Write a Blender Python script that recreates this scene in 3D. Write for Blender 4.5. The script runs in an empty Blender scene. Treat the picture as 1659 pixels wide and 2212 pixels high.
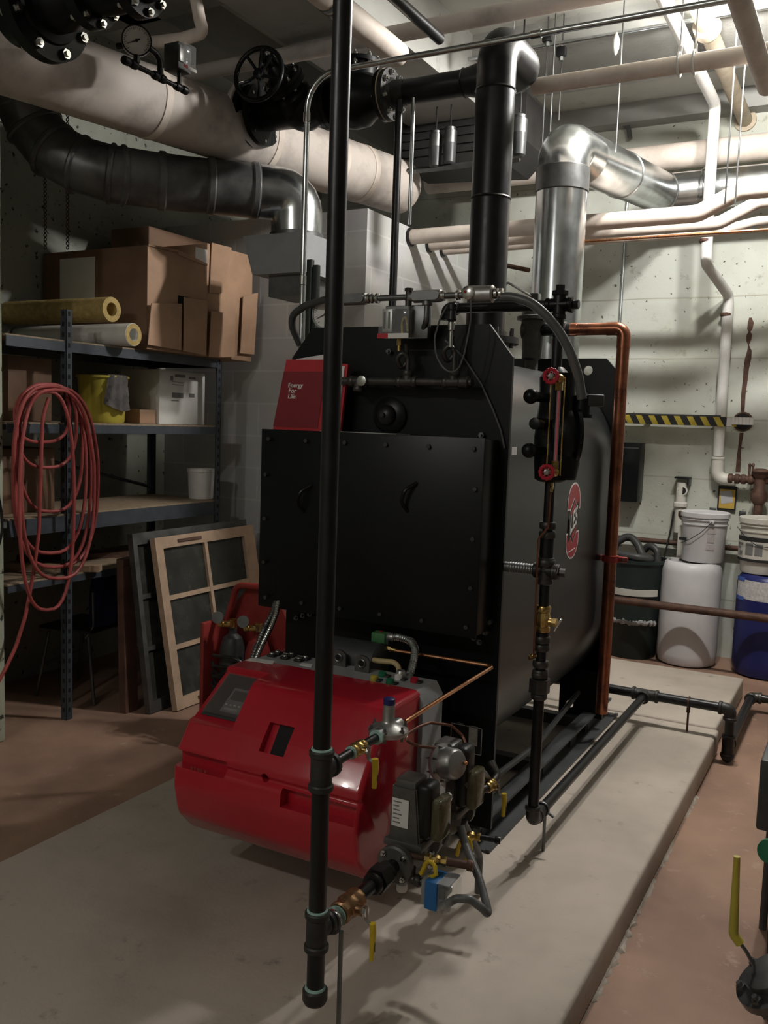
import bpy, bmesh, math, random
from mathutils import Vector, Matrix
random.seed(7)
S = bpy.context.scene
COL = S.collection
PI = math.pi
# ------------------------------------------------------------------ camera
YAW, PITCH, ROLL, FPX, CAMZ = 0.494660, 0.100117, 0.034184, 1950.0, 1.54
_f = Vector((-math.sin(YAW)*math.cos(PITCH), math.cos(YAW)*math.cos(PITCH), -math.sin(PITCH)))
_r0 = _f.cross(Vector((0, 0, 1))).normalized(); _u0 = _r0.cross(_f)
_r = _r0*math.cos(ROLL) + _u0*math.sin(ROLL); _u = _r.cross(_f)
CAMP = Vector((0, 0, CAMZ))
cam = bpy.data.cameras.new('camera'); cam.sensor_fit = 'VERTICAL'; cam.sensor_height = 36.0
cam.lens = FPX/2212*36.0; cam.clip_start = 0.02; cam.clip_end = 60
co = bpy.data.objects.new('camera', cam); COL.objects.link(co)
mw = Matrix((_r, _u, -_f)).transposed().to_4x4(); mw.translation = CAMP
co.matrix_world = mw; S.camera = co

def at(u, v, x=None, y=None, z=None):
    """world point seen at photograph pixel (u, v) on a plane x=, y= or z= of the room"""
    d = _r*((u-829.5)/FPX) - _u*((v-1106)/FPX) + _f
    t = (x-CAMP.x)/d.x if x is not None else (y-CAMP.y)/d.y if y is not None else (z-CAMP.z)/d.z
    return CAMP + d*t
V = Vector

# ------------------------------------------------------------------ materials
MATS = {}
def mat(name, col, rough=0.5, metal=0.0, var=0.12, scale=8.0, bump=0.0, bscale=60.0, col2=None, spec=0.5, coat=0.0,
        lo=0.35, hi=0.65, trans=0.0, ior=1.45, alpha=1.0, emit=None, estr=0.0, rvar=0.1, aniso=None):
    if name in MATS: return MATS[name]
    m = bpy.data.materials.new(name); m.use_nodes = True
    nt = m.node_tree; n = nt.nodes; L = nt.links
    b = n['Principled BSDF']
    b.inputs['Roughness'].default_value = rough; b.inputs['Metallic'].default_value = metal
    b.inputs['Specular IOR Level'].default_value = spec; b.inputs['Coat Weight'].default_value = coat
    b.inputs['Transmission Weight'].default_value = trans; b.inputs['IOR'].default_value = ior
    b.inputs['Alpha'].default_value = alpha
    c2 = col2 if col2 else tuple(max(0, c*(1-var)) for c in col)
    tc = n.new('ShaderNodeTexCoord')
    nz = n.new('ShaderNodeTexNoise'); nz.inputs['Scale'].default_value = scale; nz.inputs['Detail'].default_value = 6
    nz.inputs['Roughness'].default_value = 0.62
    L.new(tc.outputs['Object'], nz.inputs['Vector'])
    rp = n.new('ShaderNodeValToRGB'); rp.color_ramp.elements[0].position = lo; rp.color_ramp.elements[1].position = hi
    rp.color_ramp.elements[0].color = (*c2, 1); rp.color_ramp.elements[1].color = (*col, 1)
    L.new(nz.outputs['Fac'], rp.inputs['Fac']); L.new(rp.outputs['Color'], b.inputs['Base Color'])
    if rvar:
        mr = n.new('ShaderNodeMapRange'); mr.inputs['To Min'].default_value = max(0.02, rough-rvar); mr.inputs['To Max'].default_value = min(1, rough+rvar)
        L.new(nz.outputs['Fac'], mr.inputs['Value']); L.new(mr.outputs['Result'], b.inputs['Roughness'])
    if bump:
        nb = n.new('ShaderNodeTexNoise'); nb.inputs['Scale'].default_value = bscale; nb.inputs['Detail'].default_value = 5
        L.new(tc.outputs['Object'], nb.inputs['Vector'])
        bp = n.new('ShaderNodeBump'); bp.inputs['Strength'].default_value = bump; bp.inputs['Distance'].default_value = 0.01
        L.new(nb.outputs['Fac'], bp.inputs['Height']); L.new(bp.outputs['Normal'], b.inputs['Normal'])
    if emit:
        b.inputs['Emission Color'].default_value = (*emit, 1); b.inputs['Emission Strength'].default_value = estr
    MATS[name] = m
    return m

BLK = mat('black_enamel', (.0048, .006, .0066), .36, 0, .25, 5, rvar=.06, spec=.27)
JKT = mat('jacket_enamel', (.009, .010, .011), .32, 0, .2, 3, rvar=.03, spec=.6)
IRON = mat('black_iron', (.010, .010, .011), .36, .1, .4, 25, rvar=.12, spec=.45)
CAST = mat('cast_iron', (.045, .043, .042), .5, .45, .4, 30, bump=.15, bscale=120)
FITT = mat('malleable_fitting', (.075, .07, .066), .42, .6, .35, 40)
GALV = mat('galvanized_steel', (.62, .65, .66), .24, 1, .22, 14, rvar=.08)
DULLG = mat('dull_galvanized', (.2, .205, .205), .42, .9, .4, 9)
DUCT = mat('sooty_duct', (.2, .2, .2), .42, .6, .6, 4)
CHROME = mat('bright_steel', (.62, .62, .6), .2, 1, .15, 30)
ALU = mat('cast_aluminium', (.42, .42, .41), .38, .85, .2, 40)
COPPER = mat('copper_tube', (.42, .16, .085), .3, .85, .45, 12, col2=(.2, .075, .045))
COPB = mat('bright_copper', (.7, .33, .17), .28, .95, .3, 14)
OXCOP = mat('oxide_copper', (.2, .085, .055), .42, .55, .4, 9)
BRASS = mat('brass', (.62, .43, .16), .28, .95, .3, 30)
BRONZE = mat('bronze_body', (.45, .27, .15), .36, .9, .35, 30)
RED = mat('red_gloss', (.42, .012, .026), .22, 0, .10, 4, coat=.4, rvar=.04)
REDW = mat('red_handwheel', (.45, .015, .035), .35, 0, .25, 40)
REDP = mat('red_paint', (.3, .035, .03), .45, 0, .3, 15)
REDH = mat('red_hose_rubber', (.33, .06, .055), .5, 0, .3, 10)
REDD = mat('red_cover_print', (.42, .02, .03), .35, 0, .08, 4)
REDD2 = mat('dark_red_print', (.2, .012, .022), .35, 0, .08, 4)
YEL = mat('yellow_vinyl', (.72, .52, .03), .4, 0, .15, 30)
YELP = mat('yellow_plastic', (.46, .39, .055), .4, 0, .15, 9)
BLUEP = mat('blue_plastic', (.013, .018, .115), .4, 0, .2, 6)
BLUES = mat('blue_switch', (.02, .14, .38), .4, 0, .15, 20)
GREYP = mat('grey_paint_panel', (.3, .31, .32), .42, 0, .12, 10)
DGREY = mat('dark_grey_paint', (.055, .058, .06), .45, .1, .3, 14)
VALVE = mat('grey_cast_actuator', (.105, .1, .093), .45, .3, .25, 30)
RUBB = mat('black_rubber', (.012, .012, .012), .42, 0, .2, 20)
CONDF = mat('grey_liquid_tight', (.055, .055, .055), .42, 0, .25, 30)
CONDG = mat('grey_flex', (.1, .1, .1), .38, 0, .2, 30)
INS = mat('white_pipe_wrap', (.68, .60, .53), .62, 0, .3, 5, bump=.12, bscale=22, col2=(.5, .42, .36), lo=.3, hi=.55)
INSD = mat('dirty_pipe_wrap', (.52, .465, .42), .66, 0, .35, 3.2, bump=.2, bscale=12, col2=(.27, .235, .215), lo=.3, hi=.52)
INSY = mat('tan_pipe_wrap', (.5, .42, .31), .6, 0, .35, 8)
WHT = mat('white_paint', (.72, .71, .68), .5, 0, .12, 10)
PLAS = mat('white_poly', (.62, .61, .62), .42, 0, .1, 6, bump=.03, bscale=30)
PLAS2 = mat('cream_poly', (.58, .56, .5), .42, 0, .1, 6)
PAPER = mat('paper', (.7, .69, .67), .6, 0, .06, 10)
LBL = mat('printed_label', (.62, .61, .6), .5, 0, .35, 60)
INK = mat('black_ink', (.02, .02, .02), .5, 0, .1, 10)
INKG = mat('grey_ink', (.18, .18, .18), .5, 0, .1, 10)
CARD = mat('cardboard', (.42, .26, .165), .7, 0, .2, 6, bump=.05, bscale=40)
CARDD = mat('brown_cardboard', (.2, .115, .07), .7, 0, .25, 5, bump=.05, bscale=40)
SHELFM = mat('shelf_steel', (.06, .07, .085), .5, .2, .3, 14)
PART = mat('particle_board', (.3, .225, .15), .7, 0, .35, 40)
WOOD = mat('old_stained_wood', (.12, .06, .042), .55, 0, .5, 7)
WOODL = mat('bare_sash_wood', (.47, .33, .23), .6, 0, .25, 9)
FGLS = mat('yellow_fiberglass', (.5, .36, .13), .8, 0, .35, 30, bump=.4, bscale=50)
RUST = mat('rusty_iron', (.12, .062, .042), .65, .3, .55, 16, bump=.2)
GLASS = mat('clear_plastic', (.9, .92, .92), .08, 0, 0, 5, alpha=.15, rvar=0)
SMOKE = mat('tinted_window', (.16, .13, .12), .1, 0, .1, 8, alpha=.25, rvar=0)
PANE = mat('dirty_wired_glass', (.05, .052, .045), .16, 0, .5, 10, alpha=.93, rvar=.08)
TEAL = mat('teal_pipe_dope', (.36, .55, .5), .5, 0, .2, 60)
GREEN = mat('green_coil', (.06, .2, .07), .5, 0, .2, 20)
GREENH = mat('green_paint', (.015, .16, .075), .4, 0, .2, 20)
TRASH = mat('dark_green_plastic', (.012, .022, .02), .45, 0, .2, 8)
BEIGE = mat('tan_cable', (.55, .42, .22), .45, 0, .1, 20)
TEX = mat('navy_seat', (.045, .055, .16), .4, 0, .2, 8)
HOLE = mat('dark_recess', (.006, .006, .006), .8, 0, .1, 5)

# ------------------------------------------------------------------ mesh builder
def frame(d):
    d = V(d).normalized()
    a = V((0, 0, 1)) if abs(d.z) < .9 else V((1, 0, 0))
    e1 = d.cross(a).normalized(); return e1, d.cross(e1)

def fillet(pts, rad, n=6):
    pts = [V(p) for p in pts]; out = [pts[0]]
    for i in range(1, len(pts)-1):
        a, p, c = pts[i-1], pts[i], pts[i+1]
        d1 = (a-p); d2 = (c-p); l1, l2 = d1.length, d2.length
        d1 = d1/l1; d2 = d2/l2
        ang = d1.angle(d2)
        if ang > PI-.02: out.append(p); continue
        t = min(rad/math.tan(ang/2), l1*.49, l2*.49); r = t*math.tan(ang/2)
        bis = (d1+d2).normalized(); cen = p + bis*(r/math.sin(ang/2))
        s = p+d1*t-cen; e = p+d2*t-cen; tot = s.angle(e); ax = s.cross(e).normalized()
        for k in range(n+1):
            out.append(cen + Matrix.Rotation(tot*k/n, 3, ax) @ s)
    out.append(pts[-1]); return out

class MB:
    def __init__(self): self.bm = bmesh.new()
    def _ring(self, c, e1, e2, r, seg, ph=0):
        return [self.bm.verts.new(c + e1*(math.cos(2*PI*i/seg+ph)*r) + e2*(math.sin(2*PI*i/seg+ph)*r)) for i in range(seg)]
    def _bridge(self, a, b):
        n = len(a)
        for i in range(n): self.bm.faces.new((a[i], a[(i+1) % n], b[(i+1) % n], b[i]))
    def box(self, c, s, R=None, bev=0.0, seg=2):
        c = V(c); hx, hy, hz = s[0]/2, s[1]/2, s[2]/2
        vs = []
        for dz in (-1, 1):
            for dx, dy in ((-1, -1), (1, -1), (1, 1), (-1, 1)):
                p = V((dx*hx, dy*hy, dz*hz))
                if R is not None: p = R @ p
                vs.append(self.bm.verts.new(c+p))
        fs = [(0, 3, 2, 1), (4, 5, 6, 7), (0, 1, 5, 4), (1, 2, 6, 5), (2, 3, 7, 6), (3, 0, 4, 7)]
        fl = [self.bm.faces.new([vs[i] for i in f]) for f in fs]
        if bev > 0:
            es = list({e for f in fl for e in f.edges})
            bmesh.ops.bevel(self.bm, geom=es, offset=min(bev, hx*.95, hy*.95, hz*.95), segments=seg, affect='EDGES', profile=.5)
        return self
    def bx(self, p0, p1, bev=0.0, seg=2):
        p0, p1 = V(p0), V(p1)
        return self.box((p0+p1)/2, [abs(a) for a in (p1-p0)], None, bev, seg)
    def cyl(self, p0, p1, r, r2=None, seg=20, ph=0):
        p0, p1 = V(p0), V(p1); e1, e2 = frame(p1-p0)
        a = self._ring(p0, e1, e2, r, seg, ph); b = self._ring(p1, e1, e2, r if r2 is None else r2, seg, ph)
        self._bridge(a, b); self.bm.faces.new(a[::-1]); self.bm.faces.new(b)
        return self
    def tube(self, pts, r, seg=12, rad=0, closed=False, n=6):
        pts = fillet(pts, rad, n) if rad else [V(p) for p in pts]
        q = [pts[0]]
        for p in pts[1:]:
            if (p-q[-1]).length > 1e-5: q.append(p)
        pts = q; N = len(pts)
        tang = []
        for i in range(N):
            if closed: t = pts[(i+1) % N]-pts[i-1]
            elif i == 0: t = pts[1]-pts[0]
            elif i == N-1: t = pts[-1]-pts[-2]
            else: t = (pts[i+1]-pts[i]).normalized()+(pts[i]-pts[i-1]).normalized()
            tang.append(t.normalized())
        e1, e2 = frame(tang[0]); rings = []
        for i in range(N):
            if i:
                q_ = tang[i-1].rotation_difference(tang[i]); e1 = q_ @ e1; e2 = q_ @ e2
            rr = r(i/(N-1)) if callable(r) else r
            rings.append(self._ring(pts[i], e1, e2, rr, seg))
        for i in range(N-1): self._bridge(rings[i], rings[i+1])
        if closed:
            # match the seam
            a, b = rings[-1], rings[0]
            k = min(range(seg), key=lambda k: (b[k].co-a[0].co).length)
            self._bridge(a, b[k:]+b[:k])
        else:
            self.bm.faces.new(rings[0][::-1]); self.bm.faces.new(rings[-1])
        return self
    def lathe(self, o, ax, prof, seg=28):
        o = V(o); ax = V(ax).normalized(); e1, e2 = frame(ax); rings = []
        for r, h in prof: rings.append(self._ring(o+ax*h, e1, e2, max(r, 1e-4), seg))
        for i in range(len(rings)-1): self._bridge(rings[i], rings[i+1])
        self.bm.faces.new(rings[0][::-1]); self.bm.faces.new(rings[-1])
        return self
    def prism(self, poly, vec):
        vec = V(vec); a = [self.bm.verts.new(V(p)) for p in poly]; b = [self.bm.verts.new(V(p)+vec) for p in poly]
        self._bridge(a, b); self.bm.faces.new(a[::-1]); self.bm.faces.new(b)
        return self
    def ball(self, c, r, s=(1, 1, 1), seg=18):
        m = Matrix.Translation(V(c)) @ Matrix.Diagonal((r*s[0], r*s[1], r*s[2], 1))
        bmesh.ops.create_uvsphere(self.bm, u_segments=seg, v_segments=max(8, seg*2//3), radius=1, matrix=m)
        return self
    def torus(self, c, ax, R, r, seg=36, rs=10):
        c = V(c); e1, e2 = frame(ax)
        return self.tube([c+e1*(math.cos(2*PI*i/seg)*R)+e2*(math.sin(2*PI*i/seg)*R) for i in range(seg)], r, rs, closed=True)
    def hexa(self, p0, p1, r): return self.cyl(p0, p1, r, seg=6)
    def sheet(self, pts, t, nrm):
        return self.prism(pts, V(nrm).normalized()*t)
    def build(self, name, m, parent=None, smooth=34, origin=None):
        bm = self.bm
        bmesh.ops.recalc_face_normals(bm, faces=bm.faces)
        o0 = V(origin) if origin is not None else (parent_origin(parent) if parent is not None else None)
        if o0 is None:
            xs = [v.co for v in bm.verts]
            o0 = V(((min(c.x for c in xs)+max(c.x for c in xs))/2, (min(c.y for c in xs)+max(c.y for c in xs))/2, min(c.z for c in xs)))
        groups = clusters(bm) if parent is not None and name not in PATTERN else None
        for v in bm.verts: v.co -= o0
        meshes = []
        if groups is None or len(groups) < 2:
            me = bpy.data.meshes.new(name); bm.to_mesh(me); meshes.append(me)
        else:               # pieces that do not touch are parts of their own
            for g in groups:
                b2 = bmesh.new(); mp = {v: b2.verts.new(v.co) for v in g}
                for f in {f for v in g for f in v.link_faces}: b2.faces.new([mp[v] for v in f.verts])
                me = bpy.data.meshes.new(name); b2.to_mesh(me); b2.free(); meshes.append(me)
        bm.free(); first = None
        for me in meshes:
            for p in me.polygons: p.use_smooth = True
            me.set_sharp_from_angle(angle=math.radians(smooth))
            me.materials.append(m)
            o = bpy.data.objects.new(name, me); COL.objects.link(o)
            if parent is not None:
                o.parent = parent; o.location = o0-parent_origin(parent)
            else: o.location = o0
            first = first or o
        return first
PATTERN = {'dial_marks', 'label_print', 'plate_print', 'post_slot', 'ribs', 'embossed_marks', 'display_buttons', 'scale_slot'}
def clusters(bm):
    """islands of a mesh, joined where their boxes touch"""
    seen = set(); isl = []
    for v in bm.verts:
        if v in seen: continue
        st = [v]; seen.add(v); c = []
        while st:
            a = st.pop(); c.append(a)
            for e in a.link_edges:
                w = e.other_vert(a)
                if w not in seen: seen.add(w); st.append(w)
        isl.append(c)
    if len(isl) > 260: return None
    bb = [[(min(v.co[k] for v in c)-.0015, max(v.co[k] for v in c)+.0015) for k in range(3)] for c in isl]
    par = list(range(len(isl)))
    def find(i):
        while par[i] != i: i = par[i]
        return i
    for i in range(len(isl)):
        for k in range(i):
            if all(bb[i][q][0] <= bb[k][q][1] and bb[k][q][0] <= bb[i][q][1] for q in range(3)): par[find(i)] = find(k)
    out = {}
    for i, c in enumerate(isl): out.setdefault(find(i), []).extend(c)
    return list(out.values())
def parent_origin(o):
    p = V((0, 0, 0))
    while o is not None: p = p + o.location; o = o.parent
    return p
def tag(o, label=None, cat=None, group=None, kind=None):
    if label: o['label'] = label
    if cat: o['category'] = cat
    if group: o['group'] = group
    if kind: o['kind'] = kind
    return o
def thing(name, loc, label, cat, group=None):
    o = bpy.data.objects.new(name, None); COL.objects.link(o); o.empty_display_size = .05
    o.location = V(loc); return tag(o, label, cat, group)
def struct(o): o['kind'] = 'structure'; return o
def boolean(o, cutters):
    """cut real recesses, then drop the cutter"""
    for c in cutters:
        for sol in ('EXACT', 'FAST'):
            md = o.modifiers.new('cut', 'BOOLEAN'); md.operation = 'DIFFERENCE'; md.object = c; md.solver = sol
            bpy.context.view_layer.update()
            ev = o.evaluated_get(bpy.context.evaluated_depsgraph_get()); me = bpy.data.meshes.new_from_object(ev)
            o.modifiers.clear()
            if len(me.polygons) > len(o.data.polygons)*.4 and len(me.polygons) > 0: o.data = me; break
        bpy.data.objects.remove(c)
    for p in o.data.polygons: p.use_smooth = True
    o.data.set_sharp_from_angle(angle=math.radians(34))
    return o
FONT = {}
def text_mesh(name, s, size, m, parent, M, depth=.0006, shear=0, bold=0.0):
    """letters as a real mesh, M places the text plane (x right, y up, z out) in the world"""
    cu = bpy.data.curves.new(name, 'FONT'); cu.body = s; cu.size = size; cu.extrude = depth; cu.shear = shear; cu.offset = bold
    cu.align_x = 'CENTER'; cu.align_y = 'CENTER'
    t = bpy.data.objects.new(name, cu); COL.objects.link(t); bpy.context.view_layer.update()
    me = bpy.data.meshes.new_from_object(t.evaluated_get(bpy.context.evaluated_depsgraph_get()))
    bpy.data.objects.remove(t)
    po = parent_origin(parent)
    me.transform(Matrix.Translation(-po) @ M); me.materials.clear(); me.materials.append(m)
    o = bpy.data.objects.new(name, me); COL.objects.link(o); o.parent = parent
    return o
def plane_matrix(o, right, up):
    r = V(right).normalized(); u = V(up).normalized(); n = r.cross(u)
    M = Matrix((r, u, n)).transposed().to_4x4(); M.translation = V(o); return M
def dup_tree(o, loc=None, rotz=None, label=None, parent=None):
    c = o.copy(); COL.objects.link(c)
    if parent is not None: c.parent = parent
    if loc is not None: c.location = loc
    if rotz is not None: c.rotation_euler = (0, 0, rotz)
    if label: c['label'] = label
    for ch in [k for k in S.objects if k.parent == o]: dup_tree(ch, parent=c)
    return c
# pipe fittings
X, Y, Z = V((1, 0, 0)), V((0, 1, 0)), V((0, 0, 1))
def collar(b, p, d, r, h=.016): d = V(d).normalized(); b.lathe(V(p)-d*h/2, d, [(r*.9, 0), (r, h*.2), (r, h*.8), (r*.9, h)], 20); return b
def tee(b, p, run, br, r, l=.05, sides=1):
    p, run, br = V(p), V(run).normalized(), V(br).normalized()
    b.cyl(p-run*l, p+run*l, r*1.22); collar(b, p-run*l, run, r*1.42); collar(b, p+run*l, run, r*1.42)
    b.cyl(p, p+br*l, r*1.22); collar(b, p+br*l, br, r*1.42); return b
def elbow(b, p, d1, d2, r, l=.05):
    p, d1, d2 = V(p), V(d1).normalized(), V(d2).normalized()
    b.tube([p+d1*l, p, p+d2*l], r*1.22, 18, rad=l*.8, n=8); collar(b, p+d1*l, d1, r*1.42); collar(b, p+d2*l, d2, r*1.42); return b
# ------------------------------------------------------------------ the room
def wall_material(name, base, dirt, stain, board=0.62, rough=.75, flake=0.0, bandh=None):
    m = bpy.data.materials.new(name); m.use_nodes = True; nt = m.node_tree; n = nt.nodes; L = nt.links
    b = n['Principled BSDF']; b.inputs['Roughness'].default_value = rough; b.inputs['Specular IOR Level'].default_value = .3
    g = n.new('ShaderNodeNewGeometry')
    def noise(sc, det=6, ro=.6):
        z = n.new('ShaderNodeTexNoise'); z.inputs['Scale'].default_value = sc; z.inputs['Detail'].default_value = det
        z.inputs['Roughness'].default_value = ro; L.new(g.outputs['Position'], z.inputs['Vector']); return z
    def ramp(src, a, c, lo, hi):
        r = n.new('ShaderNodeValToRGB'); r.color_ramp.elements[0].position = lo; r.color_ramp.elements[1].position = hi
        r.color_ramp.elements[0].color = (*a, 1); r.color_ramp.elements[1].color = (*c, 1); L.new(src, r.inputs['Fac']); return r
    def mix(fac, a, c, t='MIX'):
        x = n.new('ShaderNodeMixRGB'); x.blend_type = t
        if isinstance(fac, float): x.inputs['Fac'].default_value = fac
        else: L.new(fac, x.inputs['Fac'])
        L.new(a, x.inputs['Color1'])
        if isinstance(c, tuple): x.inputs['Color2'].default_value = (*c, 1)
        else: L.new(c, x.inputs['Color2'])
        return x
    big = ramp(noise(1.1, 4).outputs['Fac'], dirt, base, .36, .58)
    fine = ramp(noise(9, 8, .7).outputs['Fac'], (0, 0, 0), (1, 1, 1), .60, .72)
    c = mix(fine.outputs['Color'], big.outputs['Color'], stain)
    if flake:
        fl = ramp(noise(26, 5, .55).outputs['Fac'], (0, 0, 0), (1, 1, 1), .68-flake*.05, .70-flake*.05)
        c = mix(fl.outputs['Color'], c.outputs['Color'], tuple(x*.3 for x in stain))
    if bandh:      # board-form joints: thin real pour lines, every bandh metres
        sp = n.new('ShaderNodeSeparateXYZ'); L.new(g.outputs['Position'], sp.inputs['Vector'])
        wob = n.new('ShaderNodeMath'); wob.operation = 'MULTIPLY_ADD'; L.new(noise(2.5, 3).outputs['Fac'], wob.inputs[0]); wob.inputs[1].default_value = .02
        L.new(sp.outputs['Z'], wob.inputs[2])
        mo = n.new('ShaderNodeMath'); mo.operation = 'PINGPONG'; mo.inputs[1].default_value = bandh/2; L.new(wob.outputs[0], mo.inputs[0])
        ln = ramp(mo.outputs[0], (1, 1, 1), (0, 0, 0), .0, .006/(1)); ln.color_ramp.elements[0].position = 0.0; ln.color_ramp.elements[1].position = .006
        c = mix(ln.outputs['Color'], c.outputs['Color'], tuple(x*1.05 for x in stain))
    L.new(c.outputs['Color'], b.inputs['Base Color'])
    bp = n.new('ShaderNodeBump'); bp.inputs['Strength'].default_value = .25; bp.inputs['Distance'].default_value = .01
    L.new(noise(30, 8, .7).outputs['Fac'], bp.inputs['Height']); L.new(bp.outputs['Normal'], b.inputs['Normal'])
    return m
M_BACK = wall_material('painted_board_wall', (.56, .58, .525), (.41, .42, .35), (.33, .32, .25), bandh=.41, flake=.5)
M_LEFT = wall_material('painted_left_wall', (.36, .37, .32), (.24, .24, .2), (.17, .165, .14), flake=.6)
M_PILL = wall_material('peeling_pier_paint', (.40, .43, .33), (.25, .26, .2), (.12, .12, .09), flake=1.0)
M_CEIL = wall_material('painted_ceiling', (.56, .56, .51), (.42, .42, .38), (.34, .34, .3))
M_BEAM = wall_material('grey_beam_paint', (.34, .34, .32), (.26, .26, .24), (.2, .2, .18))
M_PAD = wall_material('concrete_pad_mat', (.47, .41, .35), (.33, .29, .245), (.26, .225, .185), rough=.7)
M_FLOOR = wall_material('worn_red_floor', (.33, .205, .145), (.19, .115, .085), (.40, .29, .22), rough=.6)
# concrete block with mortar joints
def block_material():
    m = bpy.data.materials.new('grey_block'); m.use_nodes = True; nt = m.node_tree; n = nt.nodes; L = nt.links
    b = n['Principled BSDF']; b.inputs['Roughness'].default_value = .8; b.inputs['Specular IOR Level'].default_value = .25
    g = n.new('ShaderNodeNewGeometry'); sp = n.new('ShaderNodeSeparateXYZ'); L.new(g.outputs['Position'], sp.inputs['Vector'])
    ad = n.new('ShaderNodeMath'); ad.operation = 'ADD'; L.new(sp.outputs['X'], ad.inputs[0]); L.new(sp.outputs['Y'], ad.inputs[1])
    cb = n.new('ShaderNodeCombineXYZ'); L.new(ad.outputs[0], cb.inputs['X']); L.new(sp.outputs['Z'], cb.inputs['Y'])
    br = n.new('ShaderNodeTexBrick'); L.new(cb.outputs[0], br.inputs['Vector'])
    br.inputs['Color1'].default_value = (.50, .50, .475, 1); br.inputs['Color2'].default_value = (.46, .46, .435, 1)
    br.inputs['Mortar'].default_value = (.56, .56, .53, 1); br.inputs['Scale'].default_value = 1
    br.inputs['Mortar Size'].default_value = .006; br.inputs['Brick Width'].default_value = .406; br.inputs['Row Height'].default_value = .203
    nz = n.new('ShaderNodeTexNoise'); nz.inputs['Scale'].default_value = 5; nz.inputs['Detail'].default_value = 8; L.new(g.outputs['Position'], nz.inputs['Vector'])
    mx = n.new('ShaderNodeMixRGB'); mx.blend_type = 'MULTIPLY'; mx.inputs['Fac'].default_value = .35
    L.new(br.outputs['Color'], mx.inputs['Color1']); L.new(nz.outputs['Color'], mx.inputs['Color2'])
    hs = n.new('ShaderNodeHueSaturation'); hs.inputs['Saturation'].default_value = .4; hs.inputs['Value'].default_value = 1.25; L.new(mx.outputs[0], hs.inputs['Color'])
    L.new(hs.outputs[0], b.inputs['Base Color'])
    bp = n.new('ShaderNodeBump'); bp.inputs['Strength'].default_value = .4; bp.inputs['Distance'].default_value = .008
    L.new(br.outputs['Fac'], bp.inputs['Height']); bp.invert = True; L.new(bp.outputs['Normal'], b.inputs['Normal'])
    return m
M_BLOCK = block_material()
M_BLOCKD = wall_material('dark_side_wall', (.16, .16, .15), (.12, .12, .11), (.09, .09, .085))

YB, XW, ZC, PAD = 6.5, -4.2, 3.75, .116
def slab(name, p0, p1, m, bev=0): return struct(MB().bx(p0, p1, bev).build(name, m))
slab('floor', (-4.4, -2.6, -.1), (2.4, 6.7, 0), M_FLOOR)
slab('ceiling', (-4.4, -2.6, ZC), (2.4, 6.7, ZC+.12), M_CEIL)
slab('wall_back', (-4.4, YB, 0), (2.4, YB+.2, ZC), M_BACK)
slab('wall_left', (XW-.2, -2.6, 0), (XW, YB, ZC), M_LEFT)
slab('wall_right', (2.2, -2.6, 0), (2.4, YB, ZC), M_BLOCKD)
slab('wall_front', (XW, -2.6, 0), (2.2, -2.4, ZC), M_BACK)
# peeling pier at the left edge of the photo
slab('wall_pier', (XW, 1.6, 0), (-3.45, 2.765, ZC), M_PILL, .01)
# block chase in the far left corner; its top stops below the ceiling
slab('wall_chase', (XW, 4.645, 0), (-2.68, YB, 2.76), M_BLOCK)
# ceiling joists and the girder
slab('trim_1', (-2.2, 4.95, 3.63), (2.2, 5.7, ZC), M_BEAM)
slab('trim_2', (-2.2, 2.9, 3.63), (2.2, 3.4, ZC), M_BEAM)
slab('trim_3', (-2.75, -2.4, 3.40), (-2.2, YB, ZC), M_BEAM)
slab('trim_4', (XW, 3.3, 3.5), (-2.75, 3.6, ZC), M_BEAM)
slab('trim_5', (-2.2, 6.36, 3.62), (2.2, YB, ZC), M_BEAM)
slab('trim_6', (-3.5, 1.0, 3.5), (-3.3, YB, ZC), M_BEAM)
# concrete housekeeping pads, joint at y = 4.52
def pad(name, p0, p1):
    return struct(MB().bx(p0, p1, .014, 3).build(name, M_PAD))
pad('concrete_pad', (-2.332, -.6, 0), (-.555, 4.508, PAD))
pad('concrete_pad', (-2.30, 4.53, 0), (-.572, 5.565, PAD))
# mortar dribble along the pad foot
b = MB()
rnd = random.Random(3); yy = .3; A_ = []
while yy < 3.9:
    w = max(.002, rnd.gauss(.010, .006)) if math.sin(yy*5)+math.sin(yy*13.7) > -.6 else .0015
    A_.append((yy, w, .003+w*.45*rnd.random())); yy += rnd.uniform(.008, .022)
L0 = [b.bm.verts.new((-.5565, y, 0.0)) for y, w, h in A_]; L1 = [b.bm.verts.new((-.5565, y, h+.003)) for y, w, h in A_]
L2 = [b.bm.verts.new((-.555+w*.6, y, h)) for y, w, h in A_]; L3 = [b.bm.verts.new((-.555+w, y, 0.0)) for y, w, h in A_]
for k in range(len(A_)-1):
    for p, q in ((L0, L1), (L1, L2), (L2, L3), (L3, L0)): b.bm.faces.new((p[k], p[k+1], q[k+1], q[k]))
b.bm.faces.new((L0[0], L1[0], L2[0], L3[0])); b.bm.faces.new((L0[-1], L3[-1], L2[-1], L1[-1]))
o = b.build('mortar_rubble', M_PAD); tag(o, 'crumbly mortar dribble along the foot of the concrete pad', 'rubble', kind='stuff')
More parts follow.
